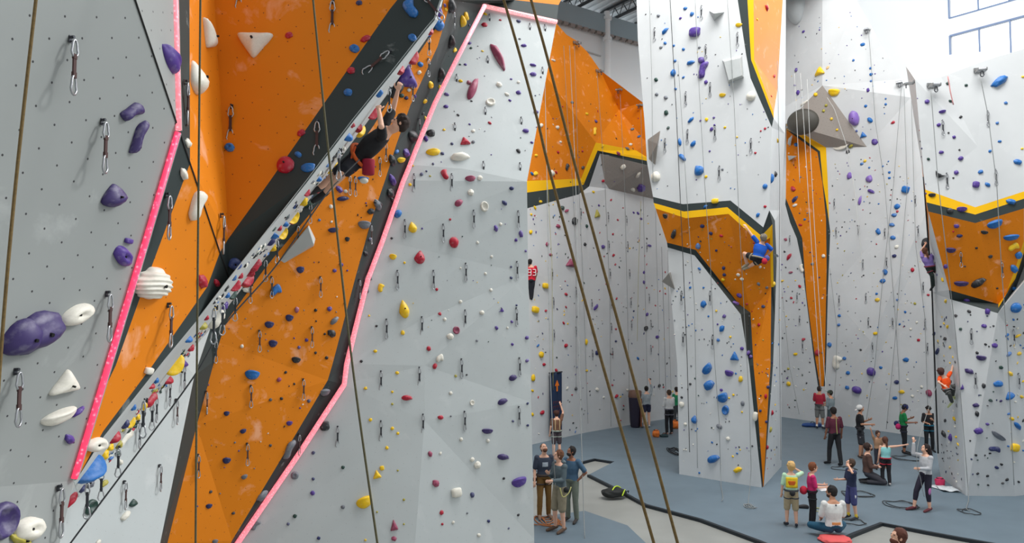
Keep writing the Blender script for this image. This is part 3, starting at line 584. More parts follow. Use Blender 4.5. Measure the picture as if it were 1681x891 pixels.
# free-standing pillar
H('''1125,14,7,Bo 1136,23,7,9,Bo 1081,26,6,Co 1141,53,19,17,Pq 1092,51,12,8,Be,35 1117,30,5,Po 1092,71,6,Bo 1085,78,6,Co 1106,75,5,Bo 1122,81,6,Bo 1108,100,6,Bo 1134,103,13,8,Be 1148,78,5,Co 1151,99,7,11,Pe,60 1154,115,13,24,Pd,60 1159,135,7,9,Po 1105,120,10,7,Be 1122,127,5,Bo 1077,131,6,10,Go
1109,146,5,Bo 1078,155,7,Co 1093,160,8,Co 1094,185,8,11,Go 1134,197,8,9,Bt,40 1186,156,11,8,Yj 1213,41,11,8,Yj 1233,158,14,15,Wb 1160,196,6,8,Yw 1172,193,5,Po 1168,212,6,9,Po 1173,205,4,Po 1097,210,6,Go 1150,198,4,Po 1116,233,7,12,Be,100 1138,236,8,7,Be,-40 1120,258,8,9,Be,40 1147,279,13,19,Bt,35 1190,209,5,Yw 1210,225,4,Yo
1256,211,5,Ro 1249,215,4,Ro 1240,251,5,Ro 1186,278,5,Co 1159,290,6,Yo 1165,248,4,Po 1077,290,14,17,Wb 1276,231,6,Yo 1272,286,8,12,Ko 1266,293,5,12,Be,80 1258,13,8,9,Ro 1271,125,6,Ro 1266,158,4,Ro 1243,32,4,Yo
1174,330,14,9,Yq 1158,339,9,6,Bo 1256,306,10,Bb 1244,353,7,10,Bo 1256,339,6,Ro 1092,354,8,11,Kj 1106,384,8,14,Ke,60 1153,371,8,7,Nj 1146,404,9,6,Be 1150,396,4,Ko 1167,383,7,8,No 1184,387,7,6,Ro 1188,440,6,8,No 1176,411,5,No 1189,451,6,8,No 1187,459,7,Yo 1212,451,7,Wo 1218,458,7,Wo 1214,485,10,9,Po 1208,498,10,8,Ao
1148,441,7,5,Bo 1133,472,5,Bo 1155,472,4,Bo 1155,499,10,7,Be,-30 1176,510,5,Yo 1189,519,8,Pb 1163,519,4,Bo 1185,539,10,7,Be,-25 1179,558,7,Bo 1178,532,4,Po 1206,586,12,12,Bw 1218,572,8,Po 1228,579,9,8,Po 1232,585,8,Po 1199,553,5,Yo 1245,466,6,8,Co 1259,472,6,Co 1253,503,7,No 1248,438,6,Wo 1246,533,5,7,Ro 1226,499,5,Ro
1270,466,6,10,Yo 1161,605,13,18,Bj,55 1164,632,16,15,Be,35 1186,652,17,16,Bj,30 1191,673,11,15,Br 1140,688,8,14,Bt 1171,753,18,12,Be,25 1197,612,14,11,Pj 1216,622,9,6,Ye 1184,640,6,Po 1219,662,8,Cj 1181,700,11,9,Cb 1240,683,9,17,Wq 1195,720,8,Wq 1211,771,13,9,Yo 1208,613,4,Bo 1119,664,7,10,Wc,60 1125,696,6,7,Wo 1119,652,5,Ko 1133,630,5,Ko
1257,650,6,10,Ro 1267,677,6,11,Ro 1259,734,6,9,Ro 1264,705,6,12,Lo 1258,692,6,No 1248,674,6,No 1261,635,7,No 1210,744,4,Bo 1148,776,4,Bo 1169,726,4,Bo 1235,732,4,Ko 1203,749,4,Yo 1215,738,3,Yo 1218,676,4,Yo 1204,648,5,Yo 1197,653,4,Yo''')
# wall behind the belayers
H('''1319,52,5,Po 1307,115,5,8,Po 1310,152,6,10,Po 1305,140,4,Po 1346,118,11,Yw 1359,111,5,8,Oo 1369,151,17,13,Yj 1339,155,8,Yo 1307,237,8,Bo 1402,194,17,23,Ab 1416,73,9,7,Bo 1401,99,5,Bo 1429,112,5,Bo 1430,122,7,3,Be 1430,133,5,Bo 1425,148,6,4,Pe 1421,174,6,Bo 1454,162,4,Bo 1454,171,5,Bo 1428,197,8,6,Be,35 1417,222,10,9,Bw 1436,233,10,6,Pe,35
1466,201,8,6,Ro 1406,215,5,Uo 1392,249,7,8,Ko 1420,264,6,Yo 1415,269,6,Bo 1427,275,4,Bo 1395,288,5,12,Ae,80 1427,293,6,13,Ae,110 1449,273,4,Bo 1460,283,5,Bo 1460,292,5,Bo 1382,241,18,9,Wc 1397,240,9,6,Lo 1320,170,11,6,Wo 1356,173,6,Lo 1352,182,6,Lo 1365,195,6,Yo 1374,213,5,Yo
1430,314,12,7,Pe,-30 1412,329,6,14,Ae,75 1487,311,13,13,Bq,-20 1473,339,11,5,Be 1468,353,10,6,Bj 1464,369,10,6,Bj 1442,380,8,6,Be,20 1466,390,10,4,Be 1473,347,5,Ro 1468,420,8,6,Nj 1453,446,8,6,Be,20 1449,461,10,4,Be 1441,492,8,Yo 1439,482,5,Bo 1473,492,5,Bo 1472,405,8,Wo 1437,547,9,7,Yb 1486,512,5,Bo 1508,558,6,Ro 1498,443,7,4,Re,15 1487,590,10,8,Bo
1374,594,17,16,Wd,50 1386,588,7,Bo 1378,518,6,Bo 1377,533,6,Bo 1362,566,8,10,Bo 1477,532,4,Bo 1524,484,5,Ro 1502,498,5,Lo 1495,540,5,Wo 1505,529,5,Wo 1413,574,4,Ko 1430,610,14,14,Pb 1392,612,8,Bw 1391,636,8,Bo 1407,640,14,12,Pb 1446,603,6,Bw 1488,591,8,Bo 1472,627,9,4,Ne 1480,643,10,8,Yo 1469,653,9,7,Bo 1513,635,6,Wo 1525,645,6,12,Me,-60 1490,623,5,Wo 1498,650,6,Wo
1284,461,8,4,Yo 1295,421,11,8,Rt,50 1290,393,6,Mo 1298,447,8,5,Mo 1288,413,4,Ko 1316,440,8,13,Wd,90 1313,470,6,Ro 1299,489,5,Ro 1319,557,7,6,Ro 1306,581,8,6,Yo 1305,327,12,8,Ne,40 1305,337,9,6,Wo 1302,310,9,6,Rc,-40 1314,369,7,5,Ro 1321,360,5,Bo 1334,433,6,Co 1342,579,9,6,Re,-20 1352,420,7,8,Wo 1295,630,8,Yj 1294,605,5,Lo''')
# window-side wall
H('''1522,167,9,Po 1547,183,12,7,Pj 1541,205,8,Pb 1566,225,7,Po 1545,250,9,7,Po 1577,260,9,Po 1570,283,9,Po 1556,137,7,Go 1586,140,6,Go 1560,166,6,Go 1577,192,6,5,Ko 1557,218,4,Ko 1575,246,4,Ko 1524,261,6,Gw 1542,287,15,11,Kc,-30 1565,292,4,Ko 1640,134,23,14,Bo 1651,169,6,Bo 1637,202,6,Bo 1641,232,7,5,Bo 1625,248,6,Bo 1610,282,10,8,Bo 1671,266,13,9,Bo 1678,244,5,Yo 1679,126,5,Yo
1602,303,12,12,Pq 1621,303,10,8,Bo 1530,320,12,8,Kj 1579,343,14,9,Pj 1660,331,15,9,Bo 1559,346,12,5,Ke 1570,371,9,Po 1575,387,10,6,Nj 1565,380,4,Ro 1616,381,11,8,Kj 1633,367,19,15,Bj,20 1660,389,19,11,Bj 1664,405,14,12,Yd 1561,410,13,10,Dj 1603,407,5,Ko 1626,421,7,Ko 1553,437,9,Po 1584,437,4,Ko 1578,465,19,10,Dj 1606,464,21,13,Ke,35 1637,473,4,Ko
1665,441,9,16,Bo 1672,419,9,14,Bo 1664,474,9,Bo 1667,505,13,17,Bb 1587,493,8,5,Pe 1621,511,10,6,Pe 1591,511,8,6,Ko 1569,518,6,Ko 1616,535,10,8,Po 1577,540,6,Go 1631,535,4,Ko 1633,567,10,Po 1618,565,5,Ko 1604,579,6,Ko 1611,587,14,9,Dj 1653,550,6,Bo 1656,581,8,Bo 1671,551,9,6,Yo 1673,580,7,8,Yo 1534,548,7,No 1540,576,12,8,No 1552,556,8,Ko
1562,611,7,6,Yo 1548,459,7,Yo 1553,494,7,Yo 1550,531,5,Yo 1556,536,7,Yo 1560,570,6,Yo 1567,687,8,7,Yo 1550,712,8,12,Ko 1561,718,8,7,Pe,-35 1552,690,6,Ko 1573,729,5,Yo 1570,717,5,Yo 1568,700,5,Wo 1591,609,13,9,Do 1579,636,8,12,Pc,60 1602,665,11,9,Do 1604,679,8,5,Ke 1626,657,7,6,Go 1643,658,5,Do 1621,696,6,Po 1606,707,11,12,Po 1639,715,20,9,Cj,-35
1633,737,15,9,Nd,-20 1625,744,4,Ko 1602,747,5,Ko 1636,767,7,6,No 1644,762,5,Ko 1653,787,6,Ko 1646,793,5,Ko 1622,796,4,Ko 1605,777,5,Ko 1621,781,5,Ko 1656,820,5,Ko 1639,630,13,11,Bo 1657,649,9,14,Bt,25 1670,699,12,9,Be,-40 1665,734,11,15,Yq 1661,687,8,7,Yo 1658,613,9,8,Yo 1643,603,7,Gb 1615,633,7,5,Ke 1655,732,4,Bo 1677,651,6,Yo 1656,679,5,Bo''')
# far back wall
H('''923,341,5,11,Gt 930,346,8,6,Mo 916,371,8,Mw 898,401,6,9,Mo 904,418,7,6,Mo 936,433,11,Mw 895,469,11,10,Yq 878,508,12,12,Yq 929,483,6,Ro 980,352,8,13,Lw 943,363,11,7,Ke,25 963,371,5,8,Go 960,401,5,7,Ko 990,405,7,Pj 1007,419,5,6,Ro 978,504,7,9,Pt,40 1052,308,11,15,Po 1039,311,8,Wo 983,337,4,Po 1052,359,5,Po 1066,403,7,5,Po 1057,463,4,8,Po 1057,447,4,7,Po
1062,516,5,7,Po 925,530,5,Ro 929,504,4,Ro 896,510,5,Ro 871,381,6,9,Yo 872,352,5,Yo 887,331,6,Yo 878,341,6,Yo 974,315,5,Yo 1003,328,4,Ro 1006,384,4,Ro 1010,434,4,Ro 1012,490,4,Ro 1014,361,4,Ro 1047,350,5,Po 1040,349,4,Po 908,99,8,5,Wo 915,209,8,Wo 888,206,8,Wo 931,274,8,10,Kd,40 957,275,6,7,Ko 1038,212,8,6,Co 1049,224,7,5,Bo 978,199,5,7,Po 963,187,6,Yo
976,215,8,10,Yd,60 1023,274,7,10,Wc,60 1047,287,5,9,Wc,100 1015,252,8,7,Mo 1035,237,6,Wo 1030,244,6,Co 989,240,6,Yo 939,168,6,Co 916,250,5,Ro 913,283,5,Ro 956,248,4,Ro 880,255,6,Yo 879,285,9,Yo 873,285,6,Bo 906,284,9,6,We 990,297,6,Ro 920,233,5,Wo 962,561,5,13,Yo 980,579,7,10,Nr 929,567,7,8,Ro 913,608,6,7,Ro 888,582,9,6,Ye 893,598,6,Ro 875,620,7,Ye 890,677,9,8,Ro
883,567,6,4,Bo 963,608,5,Yo 980,639,6,8,Wo 945,638,5,8,Ko 931,637,5,Wo 1012,650,7,Ro 1005,632,4,Ro 1047,588,5,Bo 1079,553,7,Po 1082,633,5,7,Ko 1067,622,4,Ko 1030,640,5,Wo 991,652,4,Wo 874,680,4,9,Yo 874,641,5,Yo 1060,539,7,5,Ke,30 993,614,4,Ro 1011,540,4,Ro 1011,560,4,No''')
ORD = 'first second third fourth fifth sixth seventh eighth ninth tenth eleventh twelfth thirteenth fourteenth fifteenth sixteenth seventeenth eighteenth nineteenth twentieth twenty-first twenty-second twenty-third twenty-fourth twenty-fifth twenty-sixth twenty-seventh twenty-eighth twenty-ninth thirtieth'.split()
recs = []
for x, y, w_, h_, c, s, rot in HOLDS:
    r = cast(x, y)
    if r is None: print('MISS hold', x, y); continue
    recs.append(dict(x=x, y=y, w=w_, h=h_, c=c, s=s or 'o', rot=rot if rot is not None else random.uniform(-40, 40) * (1 if (s or 'o') in 'okbr' else .3), loc=r[0], n=r[1], z=r[2], D=r[3], a=w_ * h_))
recs.sort(key=lambda r: -r['a'])
def basis(n, rot):
    u = Vector((0, 0, 1)) - n * n.z
    if u.length < .15: u = Vector((0, -1, 0)) - n * -n.y
    u.normalize(); x = u.cross(n); m = Matrix((x, u, n)).transposed()
    return m @ Matrix.Rotation(math.radians(rot), 3, 'Z')
def hxf(r):
    w_, h_ = r['w'], r['h']
    if r['D'] > 9 and w_ * h_ < 110: w_ *= .84; h_ *= .84
    if r['s'] in 'ejcd' and h_ > w_ * 1.15 and abs(r['rot']) > 44: w_, h_ = h_, w_
    base = {'e': (1, .42), 'j': (1, .75), 'c': (1, .55), 't': (.62, 1.12), 'd': (1.05, .7)}.get(r['s'], (1, .92))
    k = r['D'] / F
    obl = max(.55, abs(r['n'].dot((r['loc'] - CAM).normalized())))
    sx = w_ * k / base[0]; sy = h_ * k / base[1]
    if r['s'] in 'ecj': sy = max(sy, sx * .6)
    if r['s'] == 't': sx = max(sx, sy * .5)
    if obl < .9 and r['z'] != zU: sx /= obl
    if r['z'] == zU: sx *= 1.25; sy *= 1.25
    sz = math.sqrt(sx * sy) * (.9 if r['z'] != zU else 1.25)
    sz = min(sz, .42)
    return Matrix.Translation(r['loc'] + r['n'] * .002) @ basis(r['n'], r['rot']).to_4x4() @ Matrix.Diagonal((sx, sy, sz, 1))
def sizew(r): 
    m = math.sqrt(r['a'])
    return 'tiny' if m < 7.5 else 'small' if m < 12 else 'medium' if m < 19 else 'large' if m < 34 else 'very large'
top = recs[:300]; rest = recs[300:]
gl_ = {}
for r in top: gl_.setdefault((sizew(r), r['c'], r['s'], r['z']), []).append(r)
for k, g in gl_.items():
    g.sort(key=lambda r: r['y'])
    for i, r in enumerate(g):
        base = '%s %s %s climbing hold' % (k[0], HC[k[1]][0], KW[k[2]])
        if len(g) == 1: r['label'] = base + ' on the ' + k[3]
        else: r['label'] = base + ', ' + (ORD[i] + ' from top' if i < len(g) - 1 or len(g) < 3 else 'lowest of its kind') + ', ' + k[3]
bolt_me = None
BOLT = mat('dark_bolt', (.02, .02, .02, 1), .4, .6)
bm = bmesh.new(); bmesh.ops.create_cone(bm, cap_ends=True, segments=12, radius1=.012, radius2=.012, depth=.03); bolt_me = bpy.data.meshes.new('bolt'); bm.to_mesh(bolt_me); bm.free(); bolt_me.materials.append(BOLT)
for i, r in enumerate(top):
    me = PROTO[r['s']][i % len(PROTO[r['s']])]
    o = bpy.data.objects.new('climbing_hold', me); COL.objects.link(o)
    M = hxf(r); o.matrix_world = M
    o.material_slots[0].link = 'OBJECT'; o.material_slots[0].material = hmat(r['c'])
    tag(o, r['label'], 'climbing hold', 'climbing holds on the ' + r['z'])
    if r['a'] > 330 and r['s'] in 'okbqswt':
        zs = {'k': .12, 'q': .34, 'b': .44, 's': .4, 'o': .34, 'w': .42, 't': .33}[r['s']]
        b = bpy.data.objects.new('bolt', bolt_me); COL.objects.link(b); b.parent = o
        sc = M.to_scale(); k = max(.012, .10 * min(sc.x, sc.y)) / .012 * .5
        b.matrix_parent_inverse = Matrix.Identity(4); b.location = (0, 0, zs); b.scale = (k / sc.x, k / sc.y, 1 / sc.z)
# the remaining small holds, as one mass
SMALL = 'W' 
sm = sphere_pts(2); sv = [v.co.copy() for v in sm.verts]; sf = [[v.index for v in f.verts] for f in sm.faces]; sm.free()
bm = bmesh.new(); hm_keys = list(HC.keys()); used = []
def blob(M, c, seed):
    if c not in used: used.append(c)
    ix = used.index(c); vs = []
    for p in sv:
        n = noise.noise(p * 1.5 + Vector((seed, seed * .37, 0))); q = p * (1 + .35 * n)
        vs.append(bm.verts.new(M @ Vector((q.x * .5, q.y * .44, max(q.z * .36, -.04)))))
    for f in sf:
        fc = bm.faces.new([vs[k] for k in f]); fc.material_index = ix; fc.smooth = True
for i, r in enumerate(rest): blob(hxf(r), r['c'], i * 1.7)
def scatter(poly, n, cols, smin, smax):
    xs = [p[0] for p in poly]; ys = [p[1] for p in poly]; k = 0; tries = 0
    while k < n and tries < n * 40:
        tries += 1; x, y = random.uniform(min(xs), max(xs)), random.uniform(min(ys), max(ys)); ins = False
        for i in range(len(poly)):
            (x1, y1), (x2, y2) = poly[i], poly[i - 1]
            if (y1 > y) != (y2 > y) and x < (x2 - x1) * (y - y1) / (y2 - y1) + x1: ins = not ins
        if not ins or any(abs(r['x'] - x) < r['w'] * .6 + 2 and abs(r['y'] - y) < r['h'] * .6 + 2 for r in recs): continue
        r = cast(x, y)
        if r is None: continue
        s_ = random.uniform(smin, smax) * .8; c = random.choice(cols)
        blob(hxf(dict(x=x, y=y, w=s_, h=s_ * random.uniform(.6, 1.1), c=c, s='o', rot=random.uniform(0, 180), loc=r[0], n=r[1], z='', D=r[3])), c, tries * .7); k += 1
scatter([(870, 330), (1075, 330), (1110, 480), (1110, 680), (965, 705), (880, 722)], 230, 'KKKNNPGGCRRYYWB', 2.2, 4.2)
scatter([(880, 90), (980, 120), (1055, 180), (1055, 300), (872, 300)], 45, 'KKRRPNCW', 2, 3.6)
scatter([(1050, 10), (1225, 10), (1262, 210), (1262, 340), (1195, 325), (1075, 320)], 55, 'KKCBYPB', 2.2, 4)
scatter([(1100, 410), (1140, 420), (1215, 520), (1245, 790), (1118, 770)], 90, 'KKKGWWCBP', 2.2, 4.4)
scatter([(1082, 345), (1196, 355), (1262, 400), (1264, 600), (1254, 760), (1236, 580), (1210, 495), (1100, 395)], 60, 'KWRCLNW', 2.2, 4.4)
scatter([(1257, 610), (1280, 500), (1280, 750), (1258, 780)], 28, 'KRBWYN', 2.2, 4.6)
scatter([(1270, 400), (1320, 450), (1340, 640), (1340, 685), (1287, 675)], 62, 'KKKGRWCYP', 2.2, 4.4)
scatter([(1295, 230), (1345, 260), (1355, 450), (1350, 600), (1335, 520), (1320, 400), (1294, 330)], 45, 'KWRCLNW', 2.2, 4.2)
scatter([(1360, 250), (1420, 250), (1510, 280), (1522, 700), (1400, 690), (1358, 640)], 200, 'KKKCCNWWBPYRL', 2, 4)
scatter([(1300, 20), (1400, 20), (1480, 140), (1425, 235), (1350, 135), (1295, 190)], 50, 'CCPPBKY', 2, 3.6)
scatter([(1534, 480), (1565, 520), (1580, 800), (1545, 770)], 60, 'KKKNWYC', 2.5, 5)
scatter([(1505, 150), (1512, 250), (1525, 400), (1540, 460), (1524, 350), (1516, 250)], 14, 'KPNR', 2.5, 4.5)
scatter([(1585, 500), (1640, 520), (1664, 820), (1595, 805)], 22, 'KKGN', 3, 5)
scatter([(1645, 520), (1681, 480), (1681, 820), (1668, 820)], 26, 'KYBRW', 3, 5.5)
scatter([(700, 50), (880, 60), (860, 280), (690, 265)], 16, 'GPWCK', 2.2, 3.6)
scatter([(640, 420), (860, 320), (865, 580), (600, 560)], 16, 'GPWCY', 2, 3.4)
scatter([(400, 470), (580, 400), (530, 600), (360, 560)], 14, 'KPCW', 3, 5)
scatter([(340, 600), (530, 630), (400, 850), (300, 880)], 16, 'KPCW', 3, 5)
scatter([(600, 230), (630, 200), (610, 330), (560, 430)], 8, 'KBP', 3, 6)
scatter([(330, 520), (560, 240), (570, 250), (345, 535)], 120, 'KGWWNCKKB', 4, 9)
scatter([(150, 765), (330, 535), (338, 545), (170, 770)], 70, 'KGWWLCRB', 4, 9)
o = bmo('small_climbing_holds', bm, [hmat(c) for c in used])
tag(o, 'scattered small multicoloured climbing holds dotting all the walls', 'climbing holds', kind='stuff')
# ---------------------------------------------------------------- volumes and macros
def volume(name, label, base, apex, hgt, m, cat='climbing volume', sub=0):
    r0 = [cast(*p) for p in base]
    if any(r is None for r in r0): print('MISS volume', label); return None
    n = sum((r[1] for r in r0), Vector()) / len(r0); n.normalize(); o0 = sum((r[0] for r in r0), Vector()) / len(r0)
    bm = bmesh.new()
    for r in r0: bm.verts.new(r[0] - o0 - n * .02)
    for p in apex:
        h = p[2] if len(p) > 2 else hgt
        r = cast(p[0], p[1]); d = ray(p[0], p[1]); 
        q = o0 + n * h; t = (q - CAM).dot(n) / d.dot(n); bm.verts.new(CAM + d * t - o0)
    bmesh.ops.convex_hull(bm, input=bm.verts)
    loose = [v for v in bm.verts if not v.link_faces]; bmesh.ops.delete(bm, geom=loose, context='VERTS')
    bmesh.ops.recalc_face_normals(bm, faces=bm.faces)
    bmesh.ops.bevel(bm, geom=list(bm.edges), offset=.006, segments=1, affect='EDGES')
    o = bmo(name, bm, m); o.location = o0; tag(o, label, cat); return o
VG = mat('volume_grey', srgb(186, 190, 190), .7, noise_amt=.06, nscale=8); VB = mat('volume_taupe', srgb(150, 146, 140), .7)
volume('climbing_volume', 'long grey wedge volume on the deep orange panel', [(508, 369), (519, 392), (516, 404), (464, 434), (458, 430), (498, 385)], [(506, 372), (515, 400)], .26, VG)
volume('climbing_volume', 'small pale triangular volume high on the free-standing pillar', [(1163, 17), (1190, 19), (1172, 34)], [(1172, 22)], .35, VG)
volume('climbing_volume', 'flat square grey volume beside the charcoal strip of the pillar', [(1185, 98), (1218, 90), (1221, 127), (1195, 137)], [(1188, 101), (1215, 95), (1218, 124), (1196, 132)], .22, VG)
volume('climbing_volume', 'grey fin volume jutting from the edge of the free-standing pillar', [(1062, 229), (1074, 232), (1075, 272), (1064, 262)], [(1084, 214), (1079, 236)], .45, VB)
volume('climbing_volume', 'small grey corner volume low beside the far back wall', [(1100, 446), (1103, 470), (1108, 476)], [(1086, 462), (1098, 448)], .35, VB)
volume('climbing_volume', 'upper small grey fin on the long orange blade', [(1292, 237), (1293, 228), (1297, 240)], [(1301, 221)], .5, VG)
volume('climbing_volume', 'lower small grey fin on the long orange blade', [(1292, 255), (1294, 264), (1304, 258)], [(1308, 256)], .5, VG)
def macro(label, px, py, w_, h_, m, dep=.3, rot=0):
    r = cast(px, py); k = r[3] / F
    bm = sphere_pts(4)
    for v in bm.verts:
        n = noise.noise(v.co * 1.3); v.co = Vector((v.co.x * .5 * w_ * k, v.co.y * .5 * h_ * k, max(v.co.z, -.05) * dep * (1 + .15 * n)))
    o = bmo('macro_hold', bm, m, None, True); o.matrix_world = Matrix.Translation(r[0]) @ basis(r[1], rot).to_4x4(); tag(o, label, 'climbing hold')
macro('large oval grey macro hold at the top of the upper white wall', 1308, 8, 34, 66, mat('macro_grey', srgb(178, 184, 186), .6), .35)
macro('large dark oval macro hold under the brown roof', 1318, 200, 52, 42, mat('macro_dark', srgb(74, 72, 66), .6), .3)
# ---------------------------------------------------------------- quickdraws
STEEL = mat('carabiner_steel', srgb(176, 178, 182), .3, .85); DKST = mat('dark_carabiner', srgb(66, 68, 74), .4, .6)
SLB = mat('brown_sling', srgb(72, 48, 46), .8); SLD = mat('grey_sling', srgb(52, 54, 60), .8)
def loop(w_, h_, r, z0, nn=16):
    pts = []
    for k in range(nn):
        a = 2 * math.pi * k / nn; s_ = 1 if math.sin(a) < 0 else .72
        pts.append(Vector((math.cos(a) * w_ / 2 * s_, 0, z0 + math.sin(a) * h_ / 2)))
    return tube(pts, r, 6, closed=True)
def me_of(bm, name, m, smooth=True):
    me = bpy.data.meshes.new(name); bm.to_mesh(me); bm.free(); me.materials.append(m)
    if smooth: me.shade_smooth()
    return me
bm = loop(.046, .085, .0058, -.043); top_me = me_of(bm, 'upper_carabiner', STEEL)
bm = loop(.058, .095, .0058, -.225); bmesh.ops.rotate(bm, verts=bm.verts, cent=(0, 0, -.2), matrix=Matrix.Rotation(.25, 3, 'Z')); bot_me = me_of(bm, 'lower_carabiner', STEEL)
def slingme(m, wd):
    bm = bmesh.new(); box(bm, (0, 0, -.13), wd, .008, .12); box(bm, (0, 0, -.175), wd * 1.15, .013, .03); box(bm, (0, 0, -.085), wd * 1.15, .012, .02); return me_of(bm, 'sling', m, False)
sl_b, sl_d = slingme(SLB, .019), slingme(SLD, .021)
bm = bmesh.new(); box(bm, (0, .026, .004), .022, .004, .036); bmesh.ops.create_cone(bm, cap_ends=True, segments=8, radius1=.008, radius2=.008, depth=.014, matrix=Matrix.Translation((0, .012, .015)) @ Matrix.Rotation(math.pi / 2, 4, 'X')); box(bm, (0, .01, -.006), .010, .03, .004); hang_me = me_of(bm, 'bolt_hanger', DKST, False)
QD = []
def Q(txt, kind='b', tilt=0):
    for tk in txt.split():
        a = [float(v) for v in tk.split(',')]; QD.append((a[0], a[1], kind, a[2] if len(a) > 2 else tilt))
Q('113,70 165,205 23,615 173,487 271,325 93,808 300,142 360,360 274,505 395,-30 547,10 381,182 522,207 639,92,48 694,-2,-38')
Q('508,337 488,374 452,392 433,425 410,466 445,458 383,486 361,497 346,502 353,563 275,629 299,603 246,660 253,655 230,655 225,696 190,733 162,770 138,789 636,142 552,243 676,140 671,106 573,292 622,262 632,238 702,60 702,100 743,22 686,198', 'd')
Q('202,795 260,768 287,660 525,458 511,540 425,546 411,637 497,626 405,731 336,646 324,750 582,294 607,372 588,462 489,715')
Q('554,704 625,695 625,613 634,528 692,524 652,448 711,448 727,372 777,349 764,436 850,350 848,433 763,513 847,509 851,671 762,679 694,684 688,607 757,593 852,591 664,365 800,97 749,127 796,181 746,207 803,28 869,43 855,197 890,115 793,270 853,272 741,290 679,290 894,45', 'd')
Q('1152,12 1159,76 1166,138 1211,56 1075,48 1174,209 1126,153 1233,230 1092,230 1181,275 1129,215 1166,480 1170,552 1119,480 1122,548 1370,328 1373,375 1410,372 1417,428 1422,483 1426,523 1432,563 1378,487 1313,520 1318,562 1309,482 1297,388 1453,377 1456,425 1465,523 1503,323 1508,372 1516,465 1519,525 1523,565 1547,200 1621,185 1634,281 1554,287 1577,415 1595,542 1644,432 1663,543 1602,615 1671,615 998,350 999,397 1001,443 1003,492 1028,356 1030,398 1033,444 1035,491 1036,528 1061,400 1065,484 953,344 971,493 945,473 906,443 908,490 909,543 945,538 971,532 1003,532 1005,573 1068,527 1068,568 972,576', 'd')
qr = []
for x, y, k, tilt in QD:
    r = cast(x, y)
    if r is None: print('MISS qd', x, y); continue
    near = sorted((q for q in top if q['z'] == r[2] and q['a'] > 30), key=lambda q: (q['x'] - x) ** 2 + (q['y'] - y - 12) ** 2)
    nb = None
    if near and (near[0]['x'] - x) ** 2 + (near[0]['y'] - y - 12) ** 2 < 75 ** 2:
        q = near[0]; dy = q['y'] - y - 12; rel = 'above' if dy > 14 else 'below' if dy < -14 else 'beside'
        nb = '%s a %s %s hold' % (rel, sizew(q), HC[q['c']][0])
    qr.append(dict(x=x, y=y, k=k, t=tilt, r=r, nb=nb))
g2 = {}
for q in qr: g2.setdefault((q['nb'], q['r'][2], q['k']), []).append(q)
for (nb, z, k), g in g2.items():
    g.sort(key=lambda q: q['y'])
    for i, q in enumerate(g):
        L_ = ('brown' if k == 'b' else 'grey') + ' quickdraw ' + ((nb + ' on the ' + z) if nb else ('hanging on the ' + z))
        if len(g) > 1: L_ += ', ' + ORD[i] + ' from top'
        q['label'] = L_.replace('very large', 'huge')
for q in qr:
    loc, n, z, D = q['r']; root = empty('quickdraw', loc + n * .035 + Vector((0, 0, .02)))
    nh = Vector((n.x, n.y, 0)); ang = math.atan2(nh.y, nh.x) + math.pi / 2 if nh.length > .05 else 0
    root.rotation_euler = (0, math.radians(q['t']), ang if abs(q['t']) < 1 else 0)
    if z == zU: root.location = loc + n * .03; root.rotation_euler = (0, 0, random.uniform(-.6, .6))
    tag(root, q['label'], 'quickdraw', 'quickdraws on the ' + z)
    k = 1.0 if D < 14 else 1.35
    root.scale = (k, k, k)
    for me in (top_me, sl_b if q['k'] == 'b' else sl_d, bot_me, hang_me):
        c = bpy.data.objects.new(me.name.split('.')[0], me); COL.objects.link(c); c.parent = root
# ---------------------------------------------------------------- ropes
RO = {'brown': mat('brown_rope', srgb(104, 84, 46), .85, noise_amt=.5, nscale=90), 'olive': mat('olive_rope', srgb(84, 80, 56), .85, noise_amt=.45, nscale=90), 'grey': mat('grey_rope', srgb(138, 142, 142), .85, noise_amt=.3, nscale=60),
      'black': mat('black_rope', srgb(28, 30, 34), .85), 'yellow': mat('yellow_rope', srgb(176, 172, 110), .85), 'white': mat('white_rope', srgb(206, 208, 206), .85), 'dark': mat('dark_rope', srgb(58, 60, 62), .85), 'pink': mat('pink_rope', srgb(210, 150, 150), .85), 'rust': mat('rust_rope', srgb(160, 100, 60), .85)}
def rope(label, col, r, pts, n=8):
    w_ = [P(*p) for p in pts]; o0 = w_[-1]
    o = bmo('climbing_rope', tube([p - o0 for p in catmull(w_, n)], r, 7), RO[col], None, True); o.location = o0
    tag(o, label, 'rope'); return o
rope('thick brown rope hanging in front of the near grey wall', 'brown', .0048, [(78, -160, 2.2), (59, 0, 2.15), (26, 300, 2.1), (3, 560, 2.05), (-20, 900, 2.0)])
rope('thin olive rope hanging straight down across the orange wedge', 'olive', .0056, [(331, -160, 3.9), (329, 0, 3.85), (324, 500, 3.8), (321, 900, 3.75), (320, 1100, 3.75)])
rope('thin olive rope crossing the charcoal band in front of the climber', 'olive', .0055, [(500, -160, 3.9), (514, 0, 3.8), (544, 295, 3.6), (578, 595, 3.4), (620, 895, 3.3), (650, 1100, 3.2)])
rope('thick brown rope slanting down to the concrete, passing closer to the trio', 'brown', .0056, [(775, -150, 2.9), (827, 0, 2.8), (878, 180, 2.75), (905, 290, 2.7), (989, 597, 2.6), (1074, 893, 2.5), (1130, 1100, 2.45)])
rope('thick brown rope slanting down past the backpack, passing closer to the pillar', 'brown', .0056, [(830, -150, 2.9), (872, 0, 2.8), (900, 100, 2.75), (950, 293, 2.7), (1033, 595, 2.6), (1113, 893, 2.5), (1170, 1100, 2.45)])
